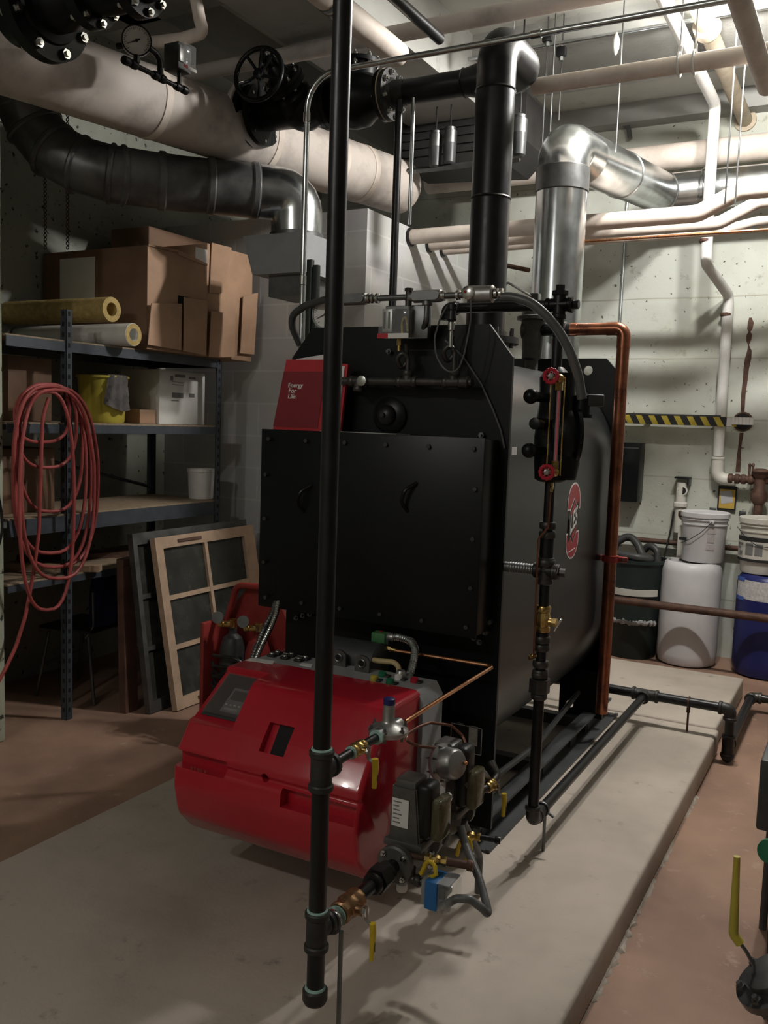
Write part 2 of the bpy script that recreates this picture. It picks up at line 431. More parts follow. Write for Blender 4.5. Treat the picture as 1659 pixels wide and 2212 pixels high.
# rough patch where an old pipe left the back wall, with rust run
p = at(1605, 911, y=YB)
t = thing('wall_hole', (p.x, YB, p.z), 'round rusty hole in the back wall with a long brown rust streak', 'hole')
MB().lathe((p.x, YB+.005, p.z), (0, -1, 0), [(.066, 0), (.066, .012), (.056, .013), (.056, .006)], 26).build('rim', RUST, t)
MB().cyl((p.x, YB-.008, p.z), (p.x, YB-.0105, p.z), .055).build('opening', HOLE, t)
b = MB()
def streak(pts, t0=.002):
    L_, R_ = [], []
    for (u, v, w) in pts:
        q = at(u, v, y=YB); hw = w*6.05/1950/2
        L_.append(V((q.x-hw, YB-t0, q.z))); R_.append(V((q.x+hw, YB-t0, q.z)))
    for i in range(len(pts)-1): b.prism([L_[i], R_[i], R_[i+1], L_[i+1]], (0, t0*1.5, 0))
streak([(1621, 686, 5), (1622, 697, 12), (1620, 710, 11), (1619, 717, 4), (1619, 724, 12), (1617, 737, 9), (1617, 745, 2), (1619, 758, 9), (1616, 775, 13), (1612, 797, 11), (1610, 820, 10), (1606, 850, 9), (1604, 890, 8)])
streak([(1602, 935, 8), (1598, 965, 6), (1596, 990, 9), (1594, 1020, 10)])
b.build('rust_streak', RUST, t)
# ------------------------------------------------------------------ overhead pipes
def run(name, pts, r, m, label, cat='pipe', group=None, rad=0, seg=18):
    o = MB().tube(pts, r, seg, rad=rad).build(name, m); return tag(o, label, cat, group)
def hanger(name, x, y, z0, z1, label, r=.004, m=DULLG, clamp=None, group='hanger rods under the ceiling'):
    t = thing(name, (x, y, z1), label, 'hanger', group)
    MB().cyl((x, y, z0), (x, y, z1), r, seg=8).build('rod', m, t)
    if clamp:
        ax, R = clamp
        b = MB(); b.torus((x, y, z0-R), ax, R+.004, .005, 24, 8); b.cyl((x, y, z0-.005), (x, y, z0+.03), .008); b.build('ring', m, t)
    return t
# big insulated steam main, upper left
P0, P1 = at(0, 112, z=3.0), at(862, 404, z=3.0)
dirm = (P1-P0).normalized(); PS = P0-dirm*.6; R_M = .162
t = thing('steam_main', PS, 'wide dirty white insulated steam main sloping across the upper left', 'pipe')
Lm = (P1-PS).length
b = MB(); b.lathe(PS, dirm, [(R_M, 0), (R_M, Lm-.02), (R_M*.97, Lm+.02), (R_M*.8, Lm+.06), (R_M*.4, Lm+.09), (.01, Lm+.1)], 40); b.build('insulation', INSD, t)
b = MB()
for q in (.42, .64, .80, .88): b.lathe(PS+dirm*(Lm*q), dirm, [(R_M+.0005, -.02), (R_M+.004, -.018), (R_M+.004, .018), (R_M+.0005, .02)], 40)
b.build('canvas_band', INS, t)
# smaller white mains
def yat(u, v, z): return at(u, v, z=z)
yA = 3.86; zA = 3.0
run('insulated_pipe', [(-1.42, yA, zA), (-.42, yA, zA)], .035, INS, 'white wrapped overhead pipe running right behind the big black elbow')
zB = 3.35; yBp = 3.90
run('insulated_pipe', [(-4.19, yBp, zB), (-.6, yBp, zB)], .039, INSD, 'beige overhead pipe crossing above the black riser')
tC = thing('insulated_pipe', (-1.92, 1.6, 3.1), 'white pipe with a metal band behind the top of the gas pipe', 'pipe')
MB().tube([(-1.92, -2.41, 3.1), (-1.92, 3.55, 3.1)], .05, 20).build('insulation', INS, tC)
b = MB()
for yy in (2.98, 3.02): b.lathe((-1.92, yy, 3.1), Y, [(.0505, -.012), (.053, -.01), (.053, .01), (.0505, .012)], 24)
b.build('metal_band', DULLG, tC)
run('iron_pipe', [(-1.80, -2.41, 3.2), (-1.80, 3.7, 3.2)], .024, IRON, 'thin black overhead pipe beside the banded white pipe')
# pipe that drops down behind the bank
xD = -1.0
q0, q1 = at(1445, 25, z=3.5), at(1545, 226, z=3.5)
lo = at(1524, 560, y=5.85)
wallx = at(1573, 655, y=6.42)
t = thing('drain_pipe', (wallx.x, 6.42, 1.2), 'white pipe dropping from the ceiling and jogging down the back wall to an elbow', 'pipe')
b = MB(); b.tube([(q1.x, 2.9, 3.5), (q1.x, q1.y, 3.5), (q1.x, q1.y, 3.0), (lo.x, 5.88, lo.z-.02), (wallx.x, 6.42, wallx.z+.05), at(1551, 985, y=6.42)], .034, 18, rad=.05, n=5)
b.build('white_run', WHT, t)
e = at(1551, 990, y=6.42); f = at(1578, 1036, y=6.42)
b = MB(); b.tube([e, (e.x, 6.42, f.z), (f.x+.03, 6.42, f.z)], .04, 18, rad=.07); collar(b, e, Z, .045, .02); b.build('elbow', PLAS2, t)
b = MB()
for (u, v) in ((1569, 680), (1524, 520)):
    q = at(u, v, y=6.42 if v > 600 else 5.88); collar(b, q, Z, .039, .022)
b.build('coupling', RUST, t)
# tan pipe through the wall
q0, q1 = at(1515, 20, z=3.58), at(1603, 243, z=3.58)
t = thing('soil_pipe', (q1.x, 4.2, 3.58), 'tan cast overhead pipe with hub joint entering the back wall', 'pipe')
MB().tube([(q1.x, 3.7, 3.58), (q1.x, YB, 3.58)], .045, 20).build('barrel', INSY, t)
b = MB(); yy = at(1527, 62, z=3.58).y
b.lathe((q1.x, yy, 3.58), Y, [(.047, -.06), (.066, -.05), (.07, .0), (.066, .02), (.047, .05)], 24); b.lathe((q1.x, YB, 3.58), -Y, [(.07, 0), (.07, .02), (.046, .02)], 24); b.build('hub', INSY, t)
# right-most pipe
run('insulated_pipe', [(-.485, -2.41, 2.9), (-.485, 3.95, 2.9)], .036, INS, 'beige pipe crossing the upper right corner of the photo')
# big white return along the back wall
run('insulated_pipe', [(-3.1, 6.27, 3.33), (2.1, 6.22, 3.33)], .082, INS, 'wide white pipe high along the back wall behind the flue')
# bank of three pipes
zk = 2.7
for i, (yy, r, zz, lab) in enumerate(((5.14, .046, 2.7, 'white pipe nearest the boiler in the bank of three'), (5.41, .037, 2.7, 'middle white pipe of the bank of three'), (5.62, .028, 2.7, 'thinnest white pipe of the bank of three next to the wall'))):
    k = .10 if i < 2 else .04
    x0 = at(1560 if i == 0 else 1605, 440, y=yy).x
    t = thing('insulated_pipe', (-2.68, yy, zz), lab, 'pipe', 'three pipes in a bank through the block chase')
    MB().tube([(-2.76, yy+.05, zz), (x0-.12, yy, zz), (x0+.08, yy, zz+k), (2.1, yy, zz+k)], r, 18, rad=.12).build('insulation', INS, t)
    b = MB(); b.lathe((-2.675, yy+.045, zz), X, [(r+.012, 0), (r+.012, .01), (r, .012)], 22); b.build('sleeve', IRON, t)
run('copper_tube', [at(1255, 522, y=5.0), at(1659, 496, y=5.0), (2.1, 5.0, at(1659, 496, y=5.0).z)], .008, COPB, 'thin bright copper tube strung under the white pipe bank')
# conduits across the top
t = thing('conduit', (-2.10, 3.13, PAD), 'galvanized conduit rising beside the boiler and turning across the top', 'conduit')
MB().tube([(-2.10, 3.13, PAD), (-2.10, 3.13, 2.9), (2.1, 3.13, 2.9)], .0115, 18, rad=.13).build('tube', GALV, t)
b = MB()
for c_, d_ in (((-2.10, 3.13, 2.74), Z), ((-1.965, 3.13, 2.9), X), ((-1.15, 3.13, 2.9), X), ((-2.10, 3.13, 2.1), Z)): b.lathe(V(c_)-d_*.02, d_, [(.012, 0), (.0145, .002), (.0145, .038), (.012, .04)], 16)
b.build('coupling', CHROME, t)
q = at(1249, 600, y=6.46); run('wall_pipe', [(q.x, 6.46, 1.0), (q.x, 6.46, 3.2)], .016, WHT, 'thin cream pipe on the back wall along the edge of the flue')
a, c = at(2, 216, x=-4.19), at(33, 274, x=-4.19)
o = MB().bx((-4.199, a.y-.2, c.z), (-4.185, c.y, a.z), .002).build('wall_panel', WHT); tag(o, 'small white panel on the wall beside the smoke duct elbow', 'panel')
run('conduit', [(-2.2, 4.9, 3.6), (2.1, 4.9, 3.6)], .011, GALV, 'thin light conduit high under the ceiling at the back', 'conduit')
q = at(1345, 600, y=6.489)
run('conduit', [(q.x, 6.4895, 3.2), (q.x, 6.4895, 1.1)], .011, GALV, 'thin vertical conduit on the back wall left of the copper pipe', 'conduit')
q = at(1347, 258, y=6.44)
run('flexible_conduit', [(-1.9, 6.44, q.z+.05), at(1335, 262, y=6.44), at(1358, 275, y=6.44), at(1361, 300, y=6.44)], .016, CONDG, 'grey bent conduit stub high on the back wall', 'conduit', rad=.06)
# rods
for (u, v0, v1, yy, lab) in ((1163, 70, 480, 4.9, 'steel rod just left of the galvanized flue elbow'), (1188, 110, 285, 4.6, 'steel rod rising behind the flue elbow'),
                           (1330, 75, 330, 4.7, 'long hanger rod right of the flue elbow with white blob'), (1566, 0, 440, 4.6, 'left rod of the pair beside the white drop pipe'),
                           (1588, 20, 440, 4.8, 'right rod of the pair beside the white drop pipe'), (1207, 180, 260, 4.9, 'short rod behind the flue elbow')):
    a = at(u, v1, y=yy)
    hanger('hanger_rod', a.x, yy, a.z, ZC-.001, lab)
# white blob on a rod
q = at(1331, 92, y=4.7); MB().lathe(q-Z*.06, Z, [(.004, 0), (.016, .03), (.018, .07), (.005, .11)], 14).build('turnbuckle', WHT, [o for o in S.objects if o.get('label', '').startswith('long hanger')][0])
q = at(1443, 60, z=3.05); hanger('hanger_rod', q.x, yA, zA+.04, 3.5, 'white hanger rod holding the white pipe behind the black elbow', .0035, WHT, (X, .04))
for xx, lab in ((-.75, 'clevis hanger on white pipe near the corner pipe'),):
    hanger('hanger_rod', xx, yA, zA+.04, 3.5, lab, .0035, WHT, (X, .04))
# black electric fixtures hung under ceiling
for (u, v) in ((1183, 80), (1213, 112)):
    q = at(u, v, z=3.5); t = thing('beam_clamp', q, 'small dark beam clamp bolted under the ceiling right of the black elbow', 'clamp', 'beam clamps under the ceiling')
    MB().box(q, (.05, .035, .05), None, .006).build('jaw', IRON, t); MB().hexa(q-Z*.045, q+Z*.03, .012).build('bolt', DULLG, t)
# chains above the shelf
for (u, lab) in ((98, 'left hanging chain above the cardboard boxes'), (146, 'right hanging chain above the cardboard boxes')):
    a = at(u, 540, y=3.52); top = V((0, 0, ZC))
    b = MB(); n = int((top.z-a.z)/.022)
    for i in range(n):
        b.torus((a.x, 3.52, a.z+.022*i+.012), X if i % 2 else Y, .009, .0028, 10, 6)
    o = b.build('chain', RUST); tag(o, lab, 'chain', 'chains above the shelf')
# light fixture of the room, beyond the upper right corner of the frame, and two more behind the viewer
def fixture(x, y, z, label, power, L_=1.2, ax='x', w=.14):
    t = thing('fluorescent_light', (x, y, z), label, 'ceiling light', 'strip lights of the boiler room')
    d = X if ax == 'x' else Y; s = (L_, w, .06) if ax == 'x' else (w, L_, .06)
    MB().box((x, y, z+.06), s, None, .01).build('housing', WHT, t)
    tm = mat('lit_tube', (.9, .9, .85), .4, emit=(1, .93, .82), estr=6)
    for k in (-.035, .035):
        o = (Y if ax == 'x' else X)*k
        MB().cyl(V((x, y, z))+o-d*(L_/2-.03), V((x, y, z))+o+d*(L_/2-.03), .013).build('tube', tm, t)
    b = MB()
    for s_ in (-1, 1): b.box(V((x, y, z+.01))+d*s_*(L_/2-.015), (.03, .11, .06) if ax == 'x' else (.11, .03, .06))
    b.build('lamp_holder', WHT, t)
    b = MB()
    for s_ in (-1, 1):
        c = V((x, y, z+.06))+d*s_*L_*.35; b.cyl(c, (c.x, c.y, ZC-.001), .004, seg=8)
    b.build('chain', DULLG, t)
    for k in (-.25, .25):
        li = bpy.data.lights.new('tube_light', 'POINT'); li.energy = power/2; li.color = (1, .97, .925); li.shadow_soft_size = .05
        lo_ = bpy.data.objects.new('tube_light', li); COL.objects.link(lo_); lo_.location = V((x, y, z-.075))+d*(L_*k)
LAMPS = ((-.62, 4.42, 3.53, 'strip light hung over the right rear of the boiler', 235, .6), (-1.9, -1.2, 3.3, 'strip light behind the viewer on the left', 72, 1.2))
for a in LAMPS: fixture(*a)
# ------------------------------------------------------------------ the boiler
YF, YR, XL, XR, XC = 2.724, 4.15, -1.866, -1.026, -1.446
B = thing('boiler', (XC, 3.4, PAD), 'large black steam boiler with red logo sticker standing on the concrete pad', 'boiler')
def oct_plate(y0, y1, z0, zt=1.86, c=.105, ch=.085):
    b = MB()
    pl = [(XL, z0), (XR, z0), (XR, zt-c), (XR-ch, zt), (XL+ch, zt), (XL, zt-c)]
    b.prism([(x, y0, z) for x, z in pl], (0, y1-y0, 0))
    return b
oct_plate(YF, YF+.014, .2).build('front_plate', BLK, B)
# barrel: upright oblong shell
def oblong(hw, z0, z1, n=16, x=XC):
    zc0, zc1 = z0+hw, z1-hw
    p = [(x+hw*math.cos(a), zc1+hw*math.sin(a)) for a in [PI*i/n for i in range(n+1)]]
    p += [(x+hw*math.cos(a), zc0+hw*math.sin(a)) for a in [PI+PI*i/n for i in range(n+1)]]
    return p
b = MB(); b.prism([(x, YF+.014, z) for x, z in oblong(.40, .30, 1.80, 24)], (0, YR-YF-.014, 0)); b.build('shell', JKT, B)
# rear plate with lifting holes and legs
rp = oct_plate(YR, YR+.016, .40, 1.86, .09, .085).build('rear_plate', BLK, B)
h = at(1270, 800, y=YR)
def cutter_cyl(p0, p1, r):
    return MB().cyl(p0, p1, r, seg=24).build('cutter', BLK)
boolean(rp, [cutter_cyl((h.x, YR-.1, h.z), (h.x, YR+.1, h.z), .022), cutter_cyl((2*XC-h.x, YR-.1, h.z), (2*XC-h.x, YR+.1, h.z), .022)])
# leg plates below the barrel at the rear (right one is seen with a hole)
for s in (1, -1):
    g = lambda x: XC+s*(x-XC)
    b = MB(); b.prism([(g(-1.245), YR, .175), (g(-1.035), YR, .175), (g(-1.026), YR, .42), (g(-1.026), YR, .74), (g(-1.245), YR, .50)], (0, .016, 0))
    o = b.build('rear_leg', BLK, B)
    hc = at(1230, 1521, y=YR); hx = XC+s*(hc.x-XC)
    boolean(o, [cutter_cyl((hx, YR-.1, hc.z), (hx, YR+.1, hc.z), .019)])
# smoke box on the front
xa, xb = at(570, 936, y=2.60), at(1047, 949, y=2.60)
BX0, BX1 = xa.x, xb.x; BZ1 = xb.z; BZ0 = at(565, 1305, y=2.60).z; BY = 2.60
b = MB(); b.bx((BX0, BY, BZ0), (BX1, YF, BZ1), .006); b.build('smoke_box', BLK, B)
b = MB(); b.bx((BX0-.006, BY-.006, BZ0-.006), (BX1+.004, BY, BZ1+.004), .003); sd = b.build('smoke_box_cover', BLK, B)
b = MB()
for i in range(6):
    for k in range(2):
        x = BX0+.03+(BX1-BX0-.06)*i/5; z = (BZ1-.03, BZ0+.03)[k]
        b.hexa((x, BY-.016, z), (x, BY-.005, z), .0075)
for k in range(1, 4):
    for x in (BX0+.02, BX1-.02): z = BZ0+(BZ1-BZ0)*k/4; b.hexa((x, BY-.016, z), (x, BY-.005, z), .0075)
b.build('cover_bolt', FITT, B)
b = MB()
for (u, v) in ((655, 1075), (880, 1072)):
    q = at(u, v, y=BY-.012); b.tube([q+V((.0, .006, -.05)), q+V((-.012, -.02, -.02)), q+V((0, -.024, .02)), q+V((.03, .006, .045))], .006, 8, rad=.03)
b.build('door_handle', BLK, B)
# stud row under the box and around the front plate
b = MB()
for (u, v) in ((1044, 940), (1060, 962), (962, 948-0), (845, 760), (1060, 1342), (1028, 1376), (1040, 1385), (1012, 1368), (1052, 1364), (646, 1333), (660, 1328), (675, 1325)):
    q = at(u, v, y=YF); b.hexa((q.x, YF-.02, q.z), (q.x, YF, q.z), .010); b.cyl((q.x, YF-.03, q.z), (q.x, YF-.01, q.z), .005, seg=10)
b.build('stud', DULLG, B)
# hand hole cover
q = at(838, 897, y=YF-.02)
b = MB(); b.lathe((q.x, YF, q.z), -Y, [(.062, 0), (.062, .012), (.05, .02), (.034, .024), (.034, .032), (.03, .036)], 30); hh = b.build('handhole_ring', BLK, B)
b = MB(); b.ball((q.x, YF-.030, q.z), .034, (1, .75, 1)); b.hexa((q.x, YF-.064, q.z), (q.x, YF-.04, q.z), .009); b.build('handhole_dome', RUBB, B)
# bent capillary on the front plate
b = MB(); b.tube([at(u, v, y=YF-.008) for (u, v) in ((962, 735), (1000, 770), (1040, 830), (1065, 885), (1082, 930), (1090, 968))], .0035, 8, rad=.06); b.build('capillary', CONDG, B)
b = MB(); b.bx((at(1098, 962, x=XR+.001)[0], 2.745, at(1098, 966, x=XR).z), (XR+.0035, 2.79, at(1098, 983, x=XR).z)); b.build('inspection_tag', PAPER, B)
# data plate
p0, p1 = at(975, 1560, y=YF), at(1040, 1632, y=YF)
dp = MB().bx((p0.x, YF-.002, p1.z), (p1.x, YF, p0.z)).build('data_plate', INK, B)
b = MB(); w = .0025
for (x0, z0, x1, z1) in ((p0.x, p0.z-w, p1.x, p0.z), (p0.x, p1.z, p1.x, p1.z+w), (p0.x, p1.z, p0.x+w, p0.z), (p1.x-w, p1.z, p1.x, p0.z)):
    b.bx((x0, YF-.003, z0), (x1, YF-.001, z1))
q0, q1 = at(1014, 1567, y=YF), at(1031, 1612, y=YF); b.bx((q0.x, YF-.003, q1.z), (q1.x, YF-.001, q0.z))
q0, q1 = at(987, 1560, y=YF), at(1004, 1564, y=YF); b.bx((q0.x, YF-.003, q1.z), (q1.x, YF-.001, q0.z))
b.build('plate_print', LBL, dp)
# base: two channel rails, upper bars, cross members
for s, nm in ((1, 'right'), (-1, 'left')):
    x1 = XR+.0; x0 = x1-.085
    if s < 0: x0, x1 = XL, XL+.085
    b = MB()
    b.bx((x0, YF-.0, PAD), (x1, 4.44, PAD+.008)); b.bx((x0+(.0 if s < 0 else .07), YF, PAD+.008), (x1-(.07 if s < 0 else 0)-(.0), 4.44, PAD+.012))
    xm = x0+.018 if s > 0 else x1-.018
    for (ya, yb_) in ((YF, 3.05), (3.30, 3.62), (3.84, 3.93), (4.08, 4.44)): b.bx((xm-.004, ya, PAD), (xm+.004, yb_, .195))
    b.bx((xm-.03, YF, .19), (xm+.03, 4.44, .2))
    b.build('base_rail', DGREY, B)
b = MB()
for yy in (2.80, 3.45, 4.10): b.bx((XL+.05, yy, PAD+.01), (XR-.06, yy+.05, PAD+.06))
b.build('cross_member', DGREY, B)
b = MB()   # curved saddle strap and furnace door gear under the barrel
b.tube([(-1.20, 2.85, .30), (-1.12, 3.0, .27), (-1.10, 3.4, .27), (-1.14, 4.1, .30)], .012, 10, rad=.1); b.build('brace', DGREY, B)
# logo sticker, flat on the straight side of the shell
xs = XC+.40+.0008
def lg(u, v, o=0): q = at(u, v, x=xs); return V((xs+o, q.y, q.z))
cz = lg(1238, 1125); H = lg(1243, 1041).z-lg(1232, 1207).z; W = H*.56
sk = MB()
def oring(hw, hh, o, t=.0006, gap=None, n=12):
    """upper and lower halves of a rounded-end band"""
    out = []
    for sg in (1, -1):
        pts = [(hw, gap)]
        pts += [(hw*math.cos(a), hh-hw*.95+hw*.95*math.sin(a)) for a in [PI*i/n for i in range(n+1)]]
        pts += [(-hw, gap)]
        out.append([V((xs+o, cz.y+p, cz.z+sg*q)) for p, q in pts])
    return out
for poly in oring(W/2, H/2, 0, gap=.045): sk.prism(poly, (.0006, 0, 0))
lb = sk.build('logo_sticker', PAPER, B); lb['label'] = 'red and white oval maker sticker on the black side'
sk = MB()
for poly in oring(W/2-.007, H/2-.007, .0006, gap=.052): sk.prism(poly, (.0005, 0, 0))
sk.build('sticker_red', mat('sticker_red', (.36, .02, .035), .35, 0, .05, 5), lb)
def hexp(hw, hh, pt, o):
    return [V((xs+o, cz.y+a, cz.z+c)) for a, c in ((-hw, -hh+pt), (0, -hh), (hw, -hh+pt), (hw, hh-pt), (0, hh), (-hw, hh-pt))]
MB().prism(hexp(W*.31, H*.30, .05, .0011), (.0004, 0, 0)).build('sticker_white', PAPER, lb)
MB().prism(hexp(W*.295, H*.29, .05, .0015), (.0004, 0, 0)).build('sticker_black', INK, lb)
MB().prism(hexp(W*.235, H*.25, .042, .0019), (.0004, 0, 0)).build('sticker_centre', mat('sticker_red', (1, 0, 0)), lb)
sl = .075
MB().prism([V((xs+.0023, cz.y+a, cz.z+c)) for a, c in ((-W*.36, -.045-sl/2), (W*.36, -.045+sl/2), (W*.36, .045+sl/2), (-W*.36, .045-sl/2))], (.0004, 0, 0)).build('sticker_bar', INK, lb)
rt = V((0, 1, .55)).normalized()
text_mesh('sticker_letters', 'LES', .105, PAPER, lb, plane_matrix((xs+.0029, cz.y, cz.z), (0, 1, .42), (0, 0, 1)) if False else Matrix(((0, 0, 1, xs+.0029), (.62, 0, 0, cz.y), (.30, 1, 0, cz.z), (0, 0, 0, 1))), bold=.002)
MB().prism([V((xs+.0012, cz.y+a, cz.z+c)) for a, c in ((-.045, -H*.405), (.045, -H*.375), (.045, -H*.362), (-.045, -H*.392))], (.0004, 0, 0)).build('sticker_line', PAPER, lb)
# inlet at top: flange of the riser nozzle
YN = 3.5
b = MB(); b.lathe((XC, YN, 1.78), Z, [(.09, 0), (.09, .09), (.14, .09), (.14, .115), (.09, .115), (.09, .14)], 36); nz = b.build('steam_nozzle', CAST, B)
b = MB()
for i in range(8): a = 2*PI*i/8; b.hexa((XC+.12*math.cos(a), YN+.12*math.sin(a), 1.86), (XC+.12*math.cos(a), YN+.12*math.sin(a), 1.93), .009)
b.build('flange_bolt', DULLG, nz)

# steam riser and header
RR = .079
t = thing('steam_riser', (XC, YN, 1.92), 'thick black welded steam riser bending over at the top of the boiler', 'pipe')
YH = YN+.35; ZH = at(935, 190, y=YH).z; XE = at(1000, 178, y=YH).x
b = MB(); b.tube([(XC, YN, 1.915), (XC, YN, ZH-.19)], RR, 32); b.build('riser', IRON, t)
b = MB(); b.tube([(XC, YN, ZH-.19), (XC, YN, ZH+.0), (XC, YN+.35, ZH), (XC-.2, YN+.35, ZH)], RR, 32, rad=.174, n=10); b.build('swing_elbow', IRON, t)
YH = YN+.35
b = MB(); b.tube([(XC-.19, YH, ZH), (XC-.30, YH, ZH)], lambda q: RR-(RR-.057)*q, 32); b.tube([(XC-.295, YH, ZH), (-2.03, YH, ZH)], .057, 28); b.build('header_pipe', IRON, t)
b = MB()
for p, d in (((XC, YN, ZH-.19), Z), ((XC-.295, YH, ZH), X), ((XC, YN, 2.45), Z)): b.lathe(V(p)-V(d)*.006, d, [(RR*.7 if d is X else RR, 0), ((.06 if d is X else RR)+.004, .006), (RR*.7 if d is X else RR, .012)], 32)
b.build('weld_bead', IRON, t)
# ------------------------------------------------------------------ header valves, upper left
def bolts(b, c, ax, R, n, r=.011, l=.03, ph=.3):
    c, ax = V(c), V(ax).normalized(); e1, e2 = frame(ax)
    for i in range(n):
        a = 2*PI*i/n+ph; p = c+e1*math.cos(a)*R+e2*math.sin(a)*R
        b.hexa(p-ax*l, p-ax*(l-.016), r*1.5); b.hexa(p+ax*(l-.016), p+ax*l, r*1.5); b.cyl(p-ax*(l+.008), p+ax*(l+.008), r*.8, seg=10)
xpx = lambda u: at(u, 985 and 200, y=YH).x
zh = ZH
xf1 = at(842, 198, y=YH).x        # flange against the riser pipe
vt = thing('check_valve', (xf1-.2, YH, zh), 'black flanged check valve between riser pipe and gate valve', 'valve')
b = MB(); b.lathe((xf1, YH, zh), -X, [(.057, -.09), (.062, -.03), (.075, -.016), (.115, -.015), (.115, .008)], 36); b.build('weld_neck_flange', CAST, vt)
b = MB(); b.lathe((xf1-.012, YH, zh), -X, [(.115, 0), (.115, .024), (.075, .03), (.09, .07), (.125, .12), (.13, .18), (.12, .24), (.085, .285), (.08, .29), (.115, .292), (.115, .316)], 36)
b.cyl((xf1-.17, YH, zh+.05), (xf1-.17, YH, zh+.155), .085, seg=28); b.cyl((xf1-.17, YH, zh+.155), (xf1-.17, YH, zh+.175), .10, seg=28)
b.build('body', BLK, vt)
b = MB(); bolts(b, (xf1-.003, YH, zh), X, .095, 8, .009, .034); bolts(b, (xf1-.17, YH, zh+.165), Z, .088, 8, .007, .022); b.build('flange_bolt', CHROME, vt)
b = MB(); b.lathe((xf1-.012, YH, zh), X, [(.098, -.003), (.1165, -.0028), (.1165, .003), (.098, .0032)], 30); b.build('gasket', INSY, vt)
# gate valve with handwheel
xg = xf1-.355
gt = thing('gate_valve', (xg-.15, YH, zh), 'black gate valve with a spoked handwheel beside the white steam main', 'valve')
xe = at(552, 250, y=YH).x
b = MB(); b.lathe((xg+.024, YH, zh), -X, [(.115, 0), (.115, .024), (.08, .03), (.085, .06), (.105, .12), (.105, .17), (.085, .22), (.08, xg+.024-xe-.06), (.15, xg+.024-xe-.055), (.15, xg+.024-xe-.028)], 36)
sd_ = V((-.15, -.80, .58)).normalized(); g0 = V((at(652, 228, y=YH).x, YH, zh))
b.lathe(g0, sd_, [(.10, .0), (.095, .09), (.07, .12), (.07, .13), (.105, .132), (.105, .156), (.10, .158), (.10, .176), (.06, .18), (.045, .23), (.03, .25), (.03, .28)], 28)
b.build('body', BLK, gt)
b = MB(); b.lathe((xe-.0, YH, zh), -X, [(.15, -.0), (.16, .002), (.16, .026), (.15, .028), (.09, .03), (.085, .10)], 40); b.build('main_flange', BLK, gt)
b = MB(); b.lathe((xe-.03, YH, zh), -X, [(.11, 0), (.168, .002), (.168, .03), (.11, .032), (.10, .09)], 36); b.build('cut_insulation', INS, gt)
b = MB(); bolts(b, (xe+.01, YH, zh), X, .125, 8, .010, .042, .1); bolts(b, g0+sd_*.155, sd_, .085, 8, .007, .03); b.build('flange_bolt', CHROME, gt)
b = MB(); b.cyl(g0+sd_*.2, g0+sd_*.335, .011); b.build('stem', FITT, gt)
wc = at(559, 160, y=(g0+sd_*.34).y); wax = V((.12, -.985, .1)).normalized()
b = MB(); b.torus(wc, wax, .122, .0115, 44, 12)
e1, e2 = frame(wax)
for i in range(5):
    a = 2*PI*i/5+.35; p = wc+e1*math.cos(a)*.12+e2*math.sin(a)*.12
    b.tube([wc, wc+(p-wc)*.5+wax*(-.012), p], .0075, 10, rad=.04)
b.lathe(wc-wax*.018, wax, [(.024, 0), (.024, .03), (.012, .034), (.012, .045)], 20)
b.tube([wc-wax*.01, g0+sd_*.33], .011, 12)
b.build('handwheel', BLK, gt)
b = MB()
for s in (-1, 1):
    e = frame(sd_)[0]; b.tube([g0+sd_*.17+e*s*.055, g0+sd_*.27+e*s*.035, g0+sd_*.30], .010, 10, rad=.03)
b.build('yoke', BLK, gt)
# second header, top left corner of the photo
y2 = 2.45; c2 = at(107, 12, y=y2); z2 = c2.z
ut = thing('flanged_valve', (c2.x, y2, z2), 'big black flanged valve with shiny bolts cut by the top left of the photo', 'valve')
b = MB(); b.lathe((c2.x-.03, y2, z2), X, [(.12, -.14), (.12, -.02), (.19, -.018), (.19, .03), (.135, .032), (.13, .045), (.10, .05), (.10, .12), (.075, .18), (.075, .215), (.115, .217), (.115, .26), (.08, .262), (.085, .36), (.075, .44), (.115, .442), (.115, .485), (.07, .487), (.065, .60)], 44); b.tube([(c2.x+.58, y2, z2), (c2.x+.72, y2, z2), (c2.x+.72, y2, ZC-.001)], .065, 24, rad=.12)
b.build('body', BLK, ut)
b = MB(); bolts(b, (c2.x-.024, y2, z2), X, .163, 8, .013, .042, .42); bolts(b, (c2.x+.208, y2, z2), X, .098, 8, .010, .036, .3); bolts(b, (c2.x+.433, y2, z2), X, .098, 8, .010, .036, .3)
b.build('flange_bolt', CHROME, ut)
# gauge manifold standing in front of the steam main
xm = -2.72
m0, m1 = at(265, 128, x=xm), at(402, 196, x=xm)
zm = (m0.z+m1.z)/2
mt = thing('gauge_manifold', (xm, (m0.y+m1.y)/2, zm), 'thin black pipe manifold with siphon loop in front of the white steam main', 'pipe')
b = MB(); b.tube([(xm, m0.y, zm), (xm, m1.y, zm)], .0105, 14)
for f_ in (.05, .16, .50, .60, .86, .97): collar(b, (xm, m0.y+(m1.y-m0.y)*f_, zm), Y, .0175, .03)
b.build('manifold_pipe', IRON, mt)
ym = m0.y+(m1.y-m0.y)*.57
b = MB(); b.tube([(xm, ym, zm), (xm, ym, zm+.085), (xm, ym-.10, zm+.10), (xm-.12, ym-.12, zm+.10)], .013, 14, rad=.045); b.build('siphon', IRON, mt)
gc = at(299, 90, x=xm); gy = gc.y-.01
gg = thing('pressure_gauge', (xm, gy, gc.z), 'round white dial gauge near the top left flanged valve', 'gauge')
gax = V((.72, -.69, -.1)).normalized()
